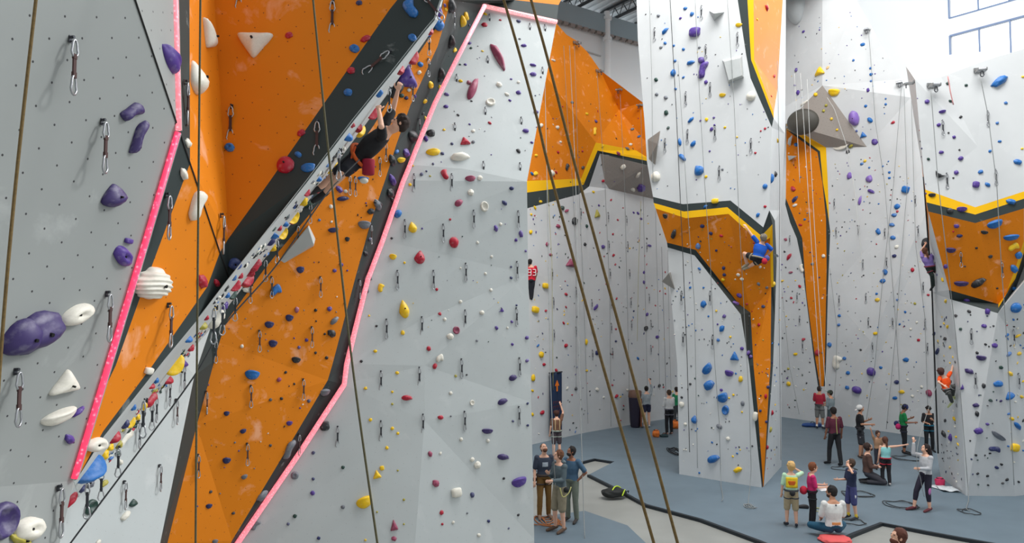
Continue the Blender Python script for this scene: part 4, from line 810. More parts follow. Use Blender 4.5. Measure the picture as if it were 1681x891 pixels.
rope('dark rope running diagonally from the climber down to his belayer', 'dark', .0075, [(590, 262, 8.3), (560, 292, 8.0), (529, 328, 7.7), (450, 440, 7.3), (369, 533, 6.9), (319, 617, 6.7), (225, 745, 6.4), (116, 891, 6.1), (60, 970, 6)])
def wr(label, col, r, pts, off=.12, end=None):
    """a rope hung against the wall: pixels cast on the wall; end = floor pixels"""
    raw = []
    for p, q in zip(pts, pts[1:]):
        m = max(2, int(abs(q[1] - p[1]) / 25))
        for i in range(m): raw.append((p[0] + (q[0] - p[0]) * i / m, p[1] + (q[1] - p[1]) * i / m))
    raw.append(pts[-1]); off = max(off, .16)
    dd = [(lambda c: c[3] - off if c else None)(cast(*p)) for p in raw]
    raw, dd = [p for p, v in zip(raw, dd) if v], [v for v in dd if v]
    mn = [min(dd[max(0, i - 2):i + 3]) for i in range(len(dd))]; av = [min(mn[i], sum(mn[max(0, i - 2):i + 3]) / len(mn[max(0, i - 2):i + 3])) for i in range(len(mn))]
    out = [(p[0], p[1], v) for p, v in zip(raw, av)]
    if end:
        for p in end: out.append((p[0], p[1], (floorp(p[0], p[1], .03) - CAM).dot(FWD)))
    if len(out) > 1: rope(label, col, r, out, 2)
g = .0075
rope('pale grey rope ending in a knot beside the trio of men', 'grey', .009, [(935, 75, 25.5), (945, 300, 22), (951, 590, 18), (957, 800, 15.8), (960, 885, 14.9)])
rope('beige rope from the far orange crown to the man in the grey hoodie', 'grey', .009, [(893, 60, 25), (898, 300, 21), (903, 590, 17), (909, 740, 15.6), (912, 800, 15.3)])
wr('yellow rope hanging beside the yellow blocky holds', 'yellow', g, [(899, 300), (906, 430), (908, 640)])
wr('grey rope above the woman by the banner', 'grey', g, [(924, 50), (932, 200), (940, 300), (946, 430), (946, 640)])
wr('grey rope falling along the shaded fold of the far back wall', 'grey', g, [(943, 75), (950, 300), (958, 480), (966, 722)])
wr('grey rope touching the middle of the far back wall', 'grey', g, [(980, 118), (993, 300), (1001, 480), (1003, 700)])
wr('grey rope under the beige underside', 'grey', g, [(1018, 155), (1025, 300), (1030, 500), (1034, 694)])
wr('grey rope behind the woman in navy shorts', 'grey', g, [(1052, 180), (1056, 330), (1060, 520), (1064, 689)])
wr('yellowish rope beside the purple holds of the far back wall', 'yellow', g, [(1052, 330), (1048, 450), (1046, 560)])
wr('grey rope above the man in the white shirt', 'grey', g, [(1076, 345), (1080, 500), (1083, 640)])
wr('dark rope in the corner beside the free-standing pillar', 'dark', g, [(1086, 405), (1091, 560), (1094, 684)])
wr('grey rope nearest the pillar on the far back wall'.replace('nearest', 'next to'), 'grey', g, [(1096, 410), (1099, 560), (1103, 684)])
wr('grey rope along the edge of the free-standing pillar', 'grey', g, [(1066, 0), (1070, 130), (1072, 300)])
wr('long grey rope down the pillar past the blue holds, ending on the floor', 'grey', g, [(1141, 0), (1148, 150), (1156, 290), (1166, 430), (1173, 590), (1181, 700), (1183, 780)], .14, [(1184, 800), (1187, 818), (1184, 822)])
wr('grey rope down the pillar beside the charcoal border, ending in a coil', 'grey', g, [(1194, 0), (1205, 170), (1212, 330), (1222, 520), (1230, 660), (1233, 770)], .14, [(1231, 800), (1228, 828), (1234, 831)])
wr('black rope hanging beside the small white holds of the pillar', 'dark', .010, [(1100, 0), (1110, 180), (1121, 420), (1128, 590), (1132, 742)])
wr('grey rope between the blue holds and the pillar edge', 'grey', g, [(1113, 100), (1128, 330), (1140, 500), (1145, 768)])
wr('grey rope in the corner behind the blue-shirted climber', 'grey', g, [(1276, 100), (1280, 300), (1279, 520), (1282, 755)])
wr('grey rope from the upper anchor, ending beside the green-shirted belayer', 'grey', .009, [(1426, 52), (1437, 200), (1452, 300), (1470, 525), (1475, 600), (1479, 706)])
wr('grey rope slanting across the white wall to the capped belayer', 'grey', .009, [(1480, 140), (1467, 300), (1448, 470), (1436, 600), (1422, 690)])
wr('grey rope crossing another above the brown-jacketed man', 'grey', .009, [(1484, 145), (1489, 309), (1479, 430), (1470, 551), (1455, 704)])
wr('grey rope behind the black-shirted woman', 'grey', .009, [(1496, 165), (1503, 400), (1518, 520), (1524, 700)])
wr('white rope hanging from the brown roof over the grey facet', 'white', .010, [(1358, 160), (1370, 180), (1390, 240), (1404, 320), (1416, 440)])
rope('white rope over the dark macro hold, outer one', 'white', .010, [(1304, 120, 29), (1308, 200, 29), (1313, 300, 29)])
rope('white rope over the dark macro hold, running down the orange blade', 'white', .010, [(1314, 120, 29), (1320, 210, 28.8), (1332, 400, 28.6), (1348, 640, 27.9)])
rope('white rope over the brown roof, running to the grey-shirted belayer', 'white', .010, [(1325, 130, 29), (1333, 300, 28.6), (1345, 500, 28.2), (1358, 668, 27.4)])
wr('grey rope low on the white wall beside the pillar', 'grey', g, [(1284, 480), (1296, 600), (1312, 680)])
wr('grey rope falling over the white double-lobed hold', 'grey', g, [(1362, 440), (1374, 540), (1372, 620), (1366, 690)])
wr('dark rope beside the orange-shirted child, ending in a loop on the floor', 'grey', .009, [(1528, 147), (1540, 300), (1561, 480), (1570, 560), (1581, 700), (1589, 800)], .14, [(1590, 822), (1586, 834), (1592, 838)])
wr('thick black line down the inner corner of the window-side wall', 'black', .02, [(1516, 290), (1522, 370), (1530, 480), (1536, 640), (1541, 770)], .3)
wr('grey rope down the blue holds of the window-side wall', 'grey', .009, [(1609, 125), (1622, 190), (1636, 300), (1644, 440), (1653, 560), (1666, 822)])
wr('short pinkish rope high on the window-side wall', 'pink', .014, [(1556, 125), (1560, 150), (1565, 172)])
rope('grey rope from the climbing child to the woman in the grey sweatshirt', 'grey', .006, [(1553, 600, 18.9), (1535, 640, 18.6), (1506, 735, 17.0), (1512, 790, 16.8), (1517, 815, 16.8)])
# loops of slack on the mats
def coil(label, col, cx, cy, w_, h_, turns=2.3, r=.012, seed=0):
    rnd = random.Random(seed); pts = []
    c0 = floorp(cx, cy)
    kx = c0.y / F; ky = c0.y * c0.y / (4.7 * F)
    for i in range(int(turns * 12)):
        a = i / 12 * 2 * math.pi; s_ = 1 - .25 * i / (turns * 12) + rnd.uniform(-.12, .12)
        pts.append(Vector((math.cos(a) * w_ / 2 * kx * s_ + i * .004, math.sin(a * (1.0 + .07 * math.sin(i))) * h_ / 2 * ky * s_, r + .012 * (i % 3))))
    o = bmo('rope_coil', tube(catmull(pts, 3), r, 6), RO[col], None, True); o.location = c0; tag(o, label, 'rope')
coil('rust brown rope piled at the feet of the trio', 'rust', 893, 857, 40, 16, 4, .012, 1)
coil('dark slack rope loops on the mat behind the sweatshirted woman', 'dark', 1478, 830, 50, 14, 2, .010, 2)
coil('dark rope loops beside the brown-jacketed man', 'dark', 1405, 812, 52, 10, 2, .010, 3)
coil('small pale rope coil at the foot of the pillar', 'grey', 1228, 832, 14, 7, 2, .010, 4)
coil('slack rope loop near the foot of the window-side wall', 'dark', 1590, 841, 30, 9, 1.6, .010, 5)
coil('dark slack rope behind the green-shirted belayer', 'dark', 1490, 753, 46, 9, 2, .010, 6)
coil('olive slack rope beside the magenta-shirted child', 'yellow', 1350, 838, 40, 8, 1.5, .010, 7)
coil('dark slack rope at the navy-shirted child', 'dark', 1400, 858, 36, 10, 1.5, .010, 8)
coil('dark slack rope near the man in the maroon shirt', 'dark', 1385, 770, 40, 7, 1.4, .010, 9)
coil('black rope bundle beside the near edge of the pillar', 'black', 1106, 742, 18, 12, 3, .014, 10)
# ---------------------------------------------------------------- top anchors
def anchor(label, px, py, w_):
    r = cast(px, py)
    if r is None: print('MISS anchor', px, py); return
    root = empty('rope_anchor', r[0]); tag(root, label, 'rope anchor', None)
    k = w_ * r[3] / F; nh = Vector((r[1].x, r[1].y, 0)).normalized(); ang = math.atan2(nh.y, nh.x) + math.pi / 2; root.rotation_euler = (0, 0, ang)
    bm = bmesh.new(); box(bm, (0, -.03, k * .2), k, .04, k * .35); box(bm, (-k * .4, -.14, 0), k * .08, .22, k * .3); box(bm, (k * .4, -.14, 0), k * .08, .22, k * .3)
    bmo('bracket', bm, mat('anchor_metal', srgb(150, 152, 152), .35, .7), root)
    bm = bmesh.new(); bmesh.ops.create_cone(bm, cap_ends=True, segments=20, radius1=k * .2, radius2=k * .2, depth=k * .8, matrix=Matrix.Translation((0, -.18, 0)) @ Matrix.Rotation(math.pi / 2, 4, 'Y'))
    bmo('roller', bm, STEEL, root, False)
    bm = loop(.09 * k * 4, k * .6, .012, -k * .45); bmesh.ops.translate(bm, verts=bm.verts, vec=(0, -.2, 0)); bmo('carabiner', bm, DKST, root, True)
for lab, x, y, w_ in [('metal roller anchor above the large blue hold of the window-side wall', 1607, 118, 16), ('metal roller anchor near the corner of the window-side wall top', 1529, 143, 16), ('metal roller anchor at the top of the two crossing ropes', 1478, 137, 12), ('metal roller anchor high on the upper white wall', 1424, 50, 10),
                      ('metal anchor on the upper edge of the far orange crown, topmost', 943, 72, 10), ('metal anchor on the far orange crown, second from top', 980, 118, 9), ('metal anchor on the dark orange facet of the far crown', 1018, 149, 9), ('metal anchor at the tip of the far orange crown', 1052, 174, 8), ('metal anchor on the narrow white side of the window-side wall', 1502, 136, 9)]:
    anchor(lab, x, y, w_)
# ---------------------------------------------------------------- banner, bags and other things on the floor
r = cast(908, 660)
bw, bh = 30 * r[3] / F, 98 * r[3] / F
root = empty('banner', r[0] + r[1] * .12); tag(root, 'tall navy banner with an orange arrow hanging on the far back wall', 'banner')
nh = Vector((r[1].x, r[1].y, 0)).normalized(); root.rotation_euler = (0, 0, math.atan2(nh.y, nh.x) + math.pi / 2)
bm = bmesh.new(); NX, NZ = 8, 20; gv = {}
for i in range(NX + 1):
    for j in range(NZ + 1): gv[i, j] = bm.verts.new((bw * (i / NX - .5), .03 * math.sin(i * 1.3), bh * (j / NZ - .5)))
for i in range(NX):
    for j in range(NZ): bm.faces.new([gv[i, j], gv[i + 1, j], gv[i + 1, j + 1], gv[i, j + 1]])
o = bmo('cloth', bm, mat('navy_cloth', srgb(24, 46, 78), .8), root, True); md = o.modifiers.new('s', 'SOLIDIFY'); md.thickness = .01
bm = bmesh.new(); bmesh.ops.create_cone(bm, cap_ends=True, segments=10, radius1=.025, radius2=.025, depth=bw * 1.15, matrix=Matrix.Translation((0, 0, bh / 2)) @ Matrix.Rotation(math.pi / 2, 4, 'Y')); bmo('rod', bm, DKST, root)
bm = bmesh.new(); box(bm, (.02, -.045, bh * .24), .07, .012, .22)
v = [bm.verts.new(p) for p in ((-.11, -.045, bh * .28), (.15, -.045, bh * .28), (.02, -.045, bh * .38))]; bm.faces.new(v)
ORG = mat('arrow_orange', srgb(232, 120, 20), .7); bmo('arrow', bm, ORG, root)
bm = bmesh.new()
for i in range(3):
    for j in range(4):
        bm2 = .065; box(bm, (-.16 + j * .11, -.045, bh * (.02 - i * .075)), .075, .01, .02); box(bm, (-.19 + j * .11, -.045, bh * (.005 - i * .075)), .018, .01, .10)
bmo('faded_lettering', bm, mat('faded_red', srgb(96, 44, 56), .8), root)
def lathe(prof, n=24, bm=None):
    bm = bm or bmesh.new(); rings = [[bm.verts.new((math.cos(2 * math.pi * k / n) * r_, math.sin(2 * math.pi * k / n) * r_, z)) for k in range(n)] for r_, z in prof]
    for a, b in zip(rings, rings[1:]):
        for k in range(n): bm.faces.new([a[k], a[(k + 1) % n], b[(k + 1) % n], b[k]])
    bm.faces.new(rings[0][::-1]); bm.faces.new(rings[-1]); return bm
p = floorp(1043, 701); root = empty('storage_bin', p); tag(root, 'tall dark tapered bin with a brown top standing against the far wall', 'bin')
bmo('body', lathe([(.16, 0), (.19, .05), (.26, 1.15), (.27, 1.17)]), mat('bin_dark', srgb(46, 40, 58), .6), root, True)
bmo('lid', lathe([(.27, 1.17), (.28, 1.2), (.25, 1.42), (.22, 1.44)]), mat('bin_brown', srgb(112, 84, 72), .7), root, True)
bm = bmesh.new(); box(bm, (.2, -.1, .6), .06, .25, 1.1); bmo('side_panel', bm, mat('bin_rust', srgb(122, 72, 48), .7), root)
def lump(name, label, cat, px, py, w_, d_, h_, m, parts=None, seed=1, rot=0, ex=.8):
    p = floorp(px, py); bm = sphere_pts(4)
    for v in bm.verts:
        n = noise.noise(v.co * 2 + Vector((seed, 0, 0))); c = v.co * (1 + .18 * n)
        v.co = Vector((sgnpow(c.x, ex) * w_ / 2, sgnpow(c.y, ex) * d_ / 2, max(0, (sgnpow(c.z, ex) + .75)) * h_ / 1.75))
    root = empty(name, p); root.rotation_euler = (0, 0, rot); tag(root, label, cat); bmo('body', bm, m, root, True)
    return root
bk = lump('backpack', 'black backpack with neon straps lying on the concrete beside the mat edge', 'backpack', 1008, 814, .62, .42, .2, mat('black_nylon', srgb(22, 26, 26), .7), rot=.3)
NE = mat('neon_strap', srgb(196, 226, 60), .7)
bmo('strap', tube(catmull([(-.1, -.12, .17), (0, -.02, .22), (.14, .1, .21), (.24, .12, .16)]), .016, 6), NE, bk, True)
bmo('strap', tube(catmull([(.12, -.22, .05), (.2, -.16, .14), (.27, -.06, .15), (.3, 0, .1)]), .016, 6), NE, bk, True)
bmo('haul_loop', tube(catmull([(.3, -.02, .08), (.4, 0, .1), (.42, .06, .04)]), .012, 6), mat('black_nylon', srgb(22, 26, 26)), bk, True)
OB = mat('orange_nylon', srgb(226, 120, 44), .7)
for lab, x, y, s_ in [('small round orange bag on the mat between the far belayers', 1077, 717, .27), ('round orange bag beside the legs of the white-shirted man', 1108, 703, .34)]:
    q = lump('chalk_bag', lab, 'bag', x, y, s_, s_, s_, OB, seed=x, ex=1); bmo('drawstring', tube([(math.cos(a / 2) * s_ * .3, math.sin(a / 2) * s_ * .3, s_ * .93) for a in range(13)], .012, 5), BLK, q)
q = lump('gear_bag', 'low dark teal gear bag on the mat by the white-shirted man', 'bag', 1090, 717, .3, .2, .1, mat('teal_nylon', srgb(30, 60, 66), .7)); bmo('handle', tube(catmull([(-.08, 0, .09), (0, 0, .15), (.08, 0, .09)]), .008, 5), BLK, q)
q = lump('gear_bag', 'low blue gear bag lying at the foot of the white wall', 'bag', 1334, 700, .85, .35, .14, mat('blue_nylon', srgb(26, 66, 128), .7), seed=5); bmo('handle', tube(catmull([(-.1, 0, .13), (0, 0, .2), (.1, 0, .13)]), .012, 5), BLK, q)
q = lump('chalk_bag', 'pink chalk bag behind the sweatshirted woman', 'bag', 1543, 797, .24, .2, .22, mat('pink_nylon', srgb(206, 50, 96), .7), seed=3); bmo('drawstring', tube([(math.cos(a / 2) * .08, math.sin(a / 2) * .08, .2) for a in range(13)], .01, 5), BLK, q)
PAP = mat('newsprint', srgb(206, 212, 216), .8, noise_amt=.3, nscale=18)
for i, (x, y, rz) in enumerate([(1546, 801, .3), (1556, 804, -.2)]):
    bm = bmesh.new(); NXY = 8; gv = {}
    for a in range(NXY + 1):
        for b in range(NXY + 1): gv[a, b] = bm.verts.new(((a / NXY - .5) * .42, (b / NXY - .5) * .55, .02 + .02 * i + .02 * math.sin(a * 1.1 + i) * math.cos(b)))
    for a in range(NXY):
        for b in range(NXY): bm.faces.new([gv[a, b], gv[a + 1, b], gv[a + 1, b + 1], gv[a, b + 1]])
    o = bmo('newspaper', bm, PAP, None, True); o.location = floorp(x, y); o.rotation_euler = (0, 0, rz); md = o.modifiers.new('s', 'SOLIDIFY'); md.thickness = .004
    tag(o, ['open sheet of newsprint on the mat beside the pink chalk bag', 'open sheet of newsprint on the mat, closer to the wall rope'][i], 'newspaper')
def shoe_thing(label, px, py, rz, m):
    bm = sphere_pts(3)
    for v in bm.verts: x, y, z = v.co; v.co = Vector((x * (.05 if y > 0 else .04), y * .14, max(0, z * .05 * (1.1 - .5 * y) + .035)))
    root = empty('climbing_shoe', floorp(px, py)); root.rotation_euler = (0, 0, rz); tag(root, label, 'shoe'); bmo('upper', bm, m, root, True)
    bm = bmesh.new(); box(bm, (0, .02, .006), .085, .26, .012); bmo('sole', bm, BLK, root)
shoe_thing('empty black climbing shoe lying between the two children', 1318, 834, 1.3, mat('black_leather', srgb(26, 26, 30), .6))
# ---------------------------------------------------------------- people
def ell(bm, c, ax, seg=14):
    m = Matrix((ax[0], ax[1], ax[2])).transposed().to_4x4(); m.translation = c
    bmesh.ops.create_uvsphere(bm, u_segments=seg, v_segments=max(6, seg // 2 + 1), radius=1, matrix=m)
def cap(bm, a, b, ra, rb, n=12):
    a, b = Vector(a), Vector(b); d = b - a; L = d.length
    if L < 1e-4: return
    d.normalize(); x = d.orthogonal().normalized(); y = d.cross(x); rings = []
    st = [(a, ra, t) for t in (-80, -50, -20)] + [(a.lerp(b, .5), (ra + rb) / 2 * 1.02, 0)] + [(b, rb, t) for t in (20, 50, 80)]
    for c, r, t in st:
        t = math.radians(t); cc = c + d * r * math.sin(t); rr = r * math.cos(t)
        rings.append([bm.verts.new(cc + (x * math.cos(u) + y * math.sin(u)) * rr) for u in [2 * math.pi * k / n for k in range(n)]])
    for A, B in zip(rings, rings[1:]):
        for k in range(n): bm.faces.new([A[k], A[(k + 1) % n], B[(k + 1) % n], B[k]])
    bm.faces.new(rings[0][::-1]); bm.faces.new(rings[-1])
def loft(bm, rings, n=18):
    R = [[bm.verts.new(c + a * math.cos(u) + b * math.sin(u)) for u in [2 * math.pi * k / n for k in range(n)]] for c, a, b in rings]
    for A, B in zip(R, R[1:]):
        for k in range(n): bm.faces.new([A[k], A[(k + 1) % n], B[(k + 1) % n], B[k]])
    bm.faces.new(R[0][::-1]); bm.faces.new(R[-1])
def fuse(name, bm, m, parent, voxel, smooth_it=2):
    bmesh.ops.recalc_face_normals(bm, faces=bm.faces)
    me = bpy.data.meshes.new('t'); bm.to_mesh(me); bm.free()
    t = bpy.data.objects.new('t', me); COL.objects.link(t)
    a = t.modifiers.new('r', 'REMESH'); a.mode = 'VOXEL'; a.voxel_size = voxel; a.use_smooth_shade = True
    if smooth_it: b = t.modifiers.new('s', 'SMOOTH'); b.factor = .5; b.iterations = smooth_it
    dg = bpy.context.evaluated_depsgraph_get(); dg.update()
    out = bpy.data.meshes.new_from_object(t.evaluated_get(dg)); out.materials.clear()
    bpy.data.objects.remove(t); bpy.data.meshes.remove(me); out.name = name; out.shade_smooth()
    return link(name, out, m, parent)
SKIN = {k: mat('skin_' + k, c, .55, noise_amt=.06, nscale=25) for k, c in dict(fair=srgb(226, 176, 150), tan=srgb(196, 142, 112), brown=srgb(150, 100, 76)).items()}
EYE = mat('eye_dark', (.02, .015, .012, 1), .3); LIP = mat('lips', srgb(170, 90, 84), .5)
def cm(rgb, nm=None): return mat('cloth_%d_%d_%d' % rgb, srgb(*rgb), .85, noise_amt=.18, nscale=16, bump=.25)
def orth(v, u):
    v = v - u * v.dot(u); return v.normalized()
def hand(bm, wr_, el_, k, side, curl=.4, pn=None, grip=False):
    d = (wr_ - el_).normalized(); pn = orth(pn or Vector((0, -1, 0)), d) if pn or abs(d.y) < .9 else orth(Vector((0, 0, 1)), d)
    x = d.cross(pn) * side
    ell(bm, wr_ + d * .045 * k, (x * .038 * k, pn * .016 * k, d * .052 * k), 10)
    for i, (ox, ln) in enumerate(((-.028, .062), (-.0095, .072), (.0095, .068), (.028, .052))):
        p = wr_ + d * .085 * k + x * ox * k; c = curl + .08 * i
        d1 = (d * math.cos(c) - pn * math.sin(c)); d2 = (d * math.cos(c * 2.1) - pn * math.sin(c * 2.1)); sp = x * ox * .25
        q = p + (d1 + sp) * ln * .55 * k; cap(bm, p, q, .0092 * k, .0086 * k, 8); cap(bm, q, q + d2 * ln * .5 * k, .0086 * k, .0074 * k, 8)
    p = wr_ + d * .025 * k - x * .032 * k; q = p + (d * .6 - x * .75 - pn * .25).normalized() * .038 * k
    cap(bm, p, q, .012 * k, .0105 * k, 8); cap(bm, q, q + (d * .9 - x * .2 - pn * .3).normalized() * .03 * k, .0105 * k, .009 * k, 8)
def person(label, base, J, k, skin='fair', hair=(60, 40, 30), hstyle='short', top=None, sleeve=.9, bottom=None, leg=.55, shoes=(40, 40, 44), socks=None,
           face=(0, 0), F0=None, voxel=.011, harness=None, beard=None, hat=None, headk=1.0, belly=1.0, curl=.4, extra=None, back_print=None, tank=False):
    """J: joints in world space; base: where the figure rests. k: size relative to a 1.75 m adult"""
    root = empty('person', base); tag(root, label, 'person')
    J = {n: (v - base if isinstance(v, Vector) else [q - base for q in v]) for n, v in J.items()}
    pel, che, nec = J['pel'], J['che'], J['nec']; sh, el, wr_, hp, kn, an, toe = (J[n] for n in ('sh', 'el', 'wr', 'hip', 'kn', 'an', 'toe'))
    lat = (sh[0] - sh[1]).normalized(); latp = (hp[0] - hp[1]).normalized(); up = (nec - pel).normalized()
    fw = orth(lat.cross(up) * -1, up) if F0 is None else orth(F0, up)
    if F0 is None: fw = orth(up.cross(lat), up) * -1
    # head frame
    hf = (J['look'] - Vector((0, 0, 0)) + base).normalized() if 'look' in J else fw
    hs = hf.cross(Vector((0, 0, 1))); hs = hs.normalized() if hs.length > .1 else lat; hu = hs.cross(hf).normalized()
    H_ = J['hed']; hk = k * headk
    def torso(bm, g, lo=-.12, hi=1.0):
        mid = pel.lerp(che, .5); rings = []
        for t, w_, d_ in ((-.12, .13, .10), (0, .163, .115), (.25, .150, .108 * belly), (.5, .142, .102 * belly), (.78, .158, .112), (1.0, .172, .116), (1.45, .176, .100), (1.72, .140, .082), (1.98, .066, .062)):
            if t < lo or t > hi * 2: continue
            c = pel.lerp(che, t) if t <= 1 else che.lerp(nec, t - 1)
            l_ = latp.lerp(lat, min(1, max(0, t))).normalized(); f_ = orth(fw, up)
            rings.append((c, l_ * (w_ * k + g), f_ * (d_ * k + g)))
        loft(bm, rings)
    bm = bmesh.new(); torso(bm, 0)
    cap(bm, nec - up * .03 * k, H_ - hu * .05 * hk, .058 * k, .052 * k)
    ell(bm, H_ + hu * .015 * hk - hf * .008 * hk, (hs * .074 * hk, hf * .094 * hk, hu * .098 * hk)); ell(bm, H_ + hf * .030 * hk - hu * .062 * hk, (hs * .052 * hk, hf * .056 * hk, hu * .052 * hk), 12)
    ell(bm, H_ + hf * .092 * hk - hu * .014 * hk, (hs * .013 * hk, hf * .020 * hk, hu * .024 * hk), 8); ell(bm, H_ + hf * .078 * hk + hu * .022 * hk, (hs * .045 * hk, hf * .014 * hk, hu * .012 * hk), 8)
    for s_ in (-1, 1): ell(bm, H_ + hs * s_ * .076 * hk - hu * .008 * hk, (hs * .010 * hk, hf * .018 * hk, hu * .030 * hk), 8)
    for i in (0, 1):
        s_ = 1 if i == 0 else -1
        ell(bm, sh[i], (lat * .052 * k, fw * .054 * k, up * .050 * k), 10)
        cap(bm, sh[i], el[i], .050 * k, .038 * k); cap(bm, el[i], wr_[i], .039 * k, .025 * k); hand(bm, wr_[i], el[i], k * .98, s_, curl, J.get('palm', [None, None])[i])
        cap(bm, hp[i], kn[i], .083 * k, .055 * k); cap(bm, kn[i], kn[i].lerp(an[i], .35), .055 * k, .056 * k); cap(bm, kn[i].lerp(an[i], .35), an[i], .055 * k, .034 * k)
        cap(bm, an[i], toe[i], .036 * k, .026 * k)
    body = fuse('body', bm, SKIN[skin], root, voxel * max(.8, k), 1)
    # face
    for s_ in (-1, 1):
        bm = bmesh.new(); ell(bm, H_ + hf * .083 * hk + hs * s_ * .031 * hk + hu * .004 * hk, (hs * .011 * hk, hf * .008 * hk, hu * .006 * hk), 8); bmo('eye', bm, EYE, root, True)
    bm = bmesh.new(); ell(bm, H_ + hf * .079 * hk - hu * .055 * hk, (hs * .021 * hk, hf * .008 * hk, hu * .006 * hk), 8); bmo('mouth', bm, LIP, root, True)
    # hair
    if hstyle != 'none':
        hm = cm(hair); bm = bmesh.new(); rnd = random.Random(len(label)); f_ = .006 if hstyle == 'buzz' else .016
        ell(bm, H_ + hu * .030 * hk - hf * .022 * hk, (hs * (.076 + f_) * hk, hf * (.086 + f_) * hk, hu * (.090 + f_) * hk))
        ell(bm, H_ - hu * .02 * hk - hf * .045 * hk, (hs * (.066 + f_) * hk, hf * (.052 + f_) * hk, hu * .070 * hk))
        if hstyle in ('curly', 'short', 'mop', 'bob', 'long'):
            for q in range(46 if hstyle in ('curly', 'mop') else 16):
                a, b = rnd.uniform(0, 6.28), rnd.uniform(-.1, 1.3); rr = .088 if hstyle == 'short' else .094
                v = hs * math.cos(a) * math.cos(b) * rr + hf * math.sin(a) * math.cos(b) * rr + hu * math.sin(b) * (rr + .012)
                if v.dot(hf) > .055 and v.dot(hu) < .055: continue
                s2 = rnd.uniform(.016, .026) * hk; ell(bm, H_ + hu * .02 * hk - hf * .012 * hk + v * hk, (hs * s2, hf * s2, hu * s2), 6)
        if hstyle in ('long', 'tail'):
            p0 = H_ - hf * .09 * hk + hu * .02 * hk; Lh = .34 if hstyle == 'long' else .26; dn = Vector((0, 0, -1)) * .9 - hf * .25
            for (a, b, r1, r2) in ((0, .35, .070, .075), (.35, .7, .075, .062), (.7, 1, .062, .03)):
                w2 = 1 if hstyle == 'long' else .5
                cap(bm, p0 + dn * Lh * a * k, p0 + dn * Lh * b * k, r1 * w2 * hk, r2 * w2 * hk)
        if hstyle == 'bun': ell(bm, H_ - hf * .10 * hk + hu * .08 * hk, (hs * .045 * hk, hf * .045 * hk, hu * .045 * hk), 8)
        fuse('hair', bm, hm, root, .010, 1)
    if beard:
        bm = bmesh.new(); ell(bm, H_ + hf * .032 * hk - hu * .074 * hk, (hs * .060 * hk, hf * .062 * hk, hu * .046 * hk)); fuse('beard', bm, cm(beard), root, .010, 1)
    if hat:
        col, st = hat; bm = bmesh.new()
        ell(bm, H_ + hu * .038 * hk - hf * .014 * hk, (hs * .096 * hk, hf * .108 * hk, hu * .094 * hk)); o = fuse('cap' if st != 'beanie' else 'beanie', bm, cm(col), root, .010, 1)
        if st == 'cap': bm = bmesh.new(); ell(bm, H_ + hu * .045 * hk + hf * .12 * hk, (hs * .065 * hk, hf * .075 * hk, hu * .010 * hk)); bmo('cap_visor', bm, cm(col), root, True)
        if st == 'back': bm = bmesh.new(); ell(bm, H_ + hu * .035 * hk - hf * .13 * hk, (hs * .06 * hk, hf * .06 * hk, hu * .010 * hk)); bmo('cap_visor', bm, cm(col), root, True)
    cl = max(.011, .014 * k)
    if top:
        bm = bmesh.new(); torso(bm, cl, -.13, .97)
        for i in (0, 1):
            ell(bm, sh[i] - up * .012 * k, (lat * (.056 * k + cl), fw * (.058 * k + cl), up * (.058 * k + cl)), 10) if not tank else None
            if tank: continue
            e = sh[i].lerp(el[i], min(1, sleeve * 1.0)); cap(bm, sh[i] - up * .01 * k, e, .050 * k + cl, (.050 if sleeve < 1 else .040) * k + cl)
            if sleeve > 1: cap(bm, el[i], el[i].lerp(wr_[i], sleeve - 1), .040 * k + cl, .028 * k + cl)
        fuse('shirt', bm, cm(top), root, .013 * max(.75, k), 3)
    if bottom:
        bm = bmesh.new(); c2 = cl * .9
        loft(bm, [(pel.lerp(che, t), latp * (w_ * k + c2), orth(fw, up) * (d_ * k + c2)) for t, w_, d_ in ((-.14, .12, .10), (0, .163, .117), (.28, .148, .108))])
        for i in (0, 1):
            if leg <= 1: cap(bm, hp[i], hp[i].lerp(kn[i], leg), .088 * k + c2, .078 * k + c2)
            else:
                cap(bm, hp[i], kn[i], .087 * k + c2, .058 * k + c2); cap(bm, kn[i], kn[i].lerp(an[i], min(1, leg - 1)), .060 * k + c2, (.044 if leg < 1.9 else .046) * k + c2)
        fuse('shorts' if leg <= 1.1 else 'trousers', bm, cm(bottom), root, .013 * max(.75, k), 2)
    if socks:
        for i in (0, 1): bm = bmesh.new(); cap(bm, an[i], an[i].lerp(kn[i], .22), .040 * k, .045 * k); bmo('sock', bm, cm(socks), root, True)
    if shoes:
        for i in (0, 1):
            d = (toe[i] - an[i]); bm = bmesh.new(); dn = orth(Vector((0, 0, -1)), d.normalized()) if abs(d.normalized().z) < .95 else Vector((0, 1, 0))
            cap(bm, an[i] - d.normalized() * .03 * k, toe[i], .044 * k, .036 * k, 12); cap(bm, an[i] + dn * .012 * k, toe[i] + d.normalized() * .03 * k, .036 * k, .032 * k, 12)
            fuse('shoe', bm, cm(shoes), root, .010, 1)
    if harness:
        hm = cm(harness); bm = bmesh.new(); c = pel.lerp(che, .14); n = 28
        tube([c + latp * (.158 * k + cl) * math.cos(u) + orth(fw, up) * (.113 * k + cl) * math.sin(u) for u in [2 * math.pi * q / n for q in range(n)]], .027 * k, 6, bm, True); bmo('harness_belt', bm, hm, root, True)
        for i in (0, 1):
            ax = (kn[i] - hp[i]).normalized(); x = ax.orthogonal().normalized(); y = ax.cross(x); c = hp[i] + ax * .13 * k
            bmo('leg_loop', tube([c + (x * math.cos(u) + y * math.sin(u)) * (.084 * k + cl - .006) for u in [2 * math.pi * q / 20 for q in range(20)]], .019 * k, 6, None, True), hm, root, True)
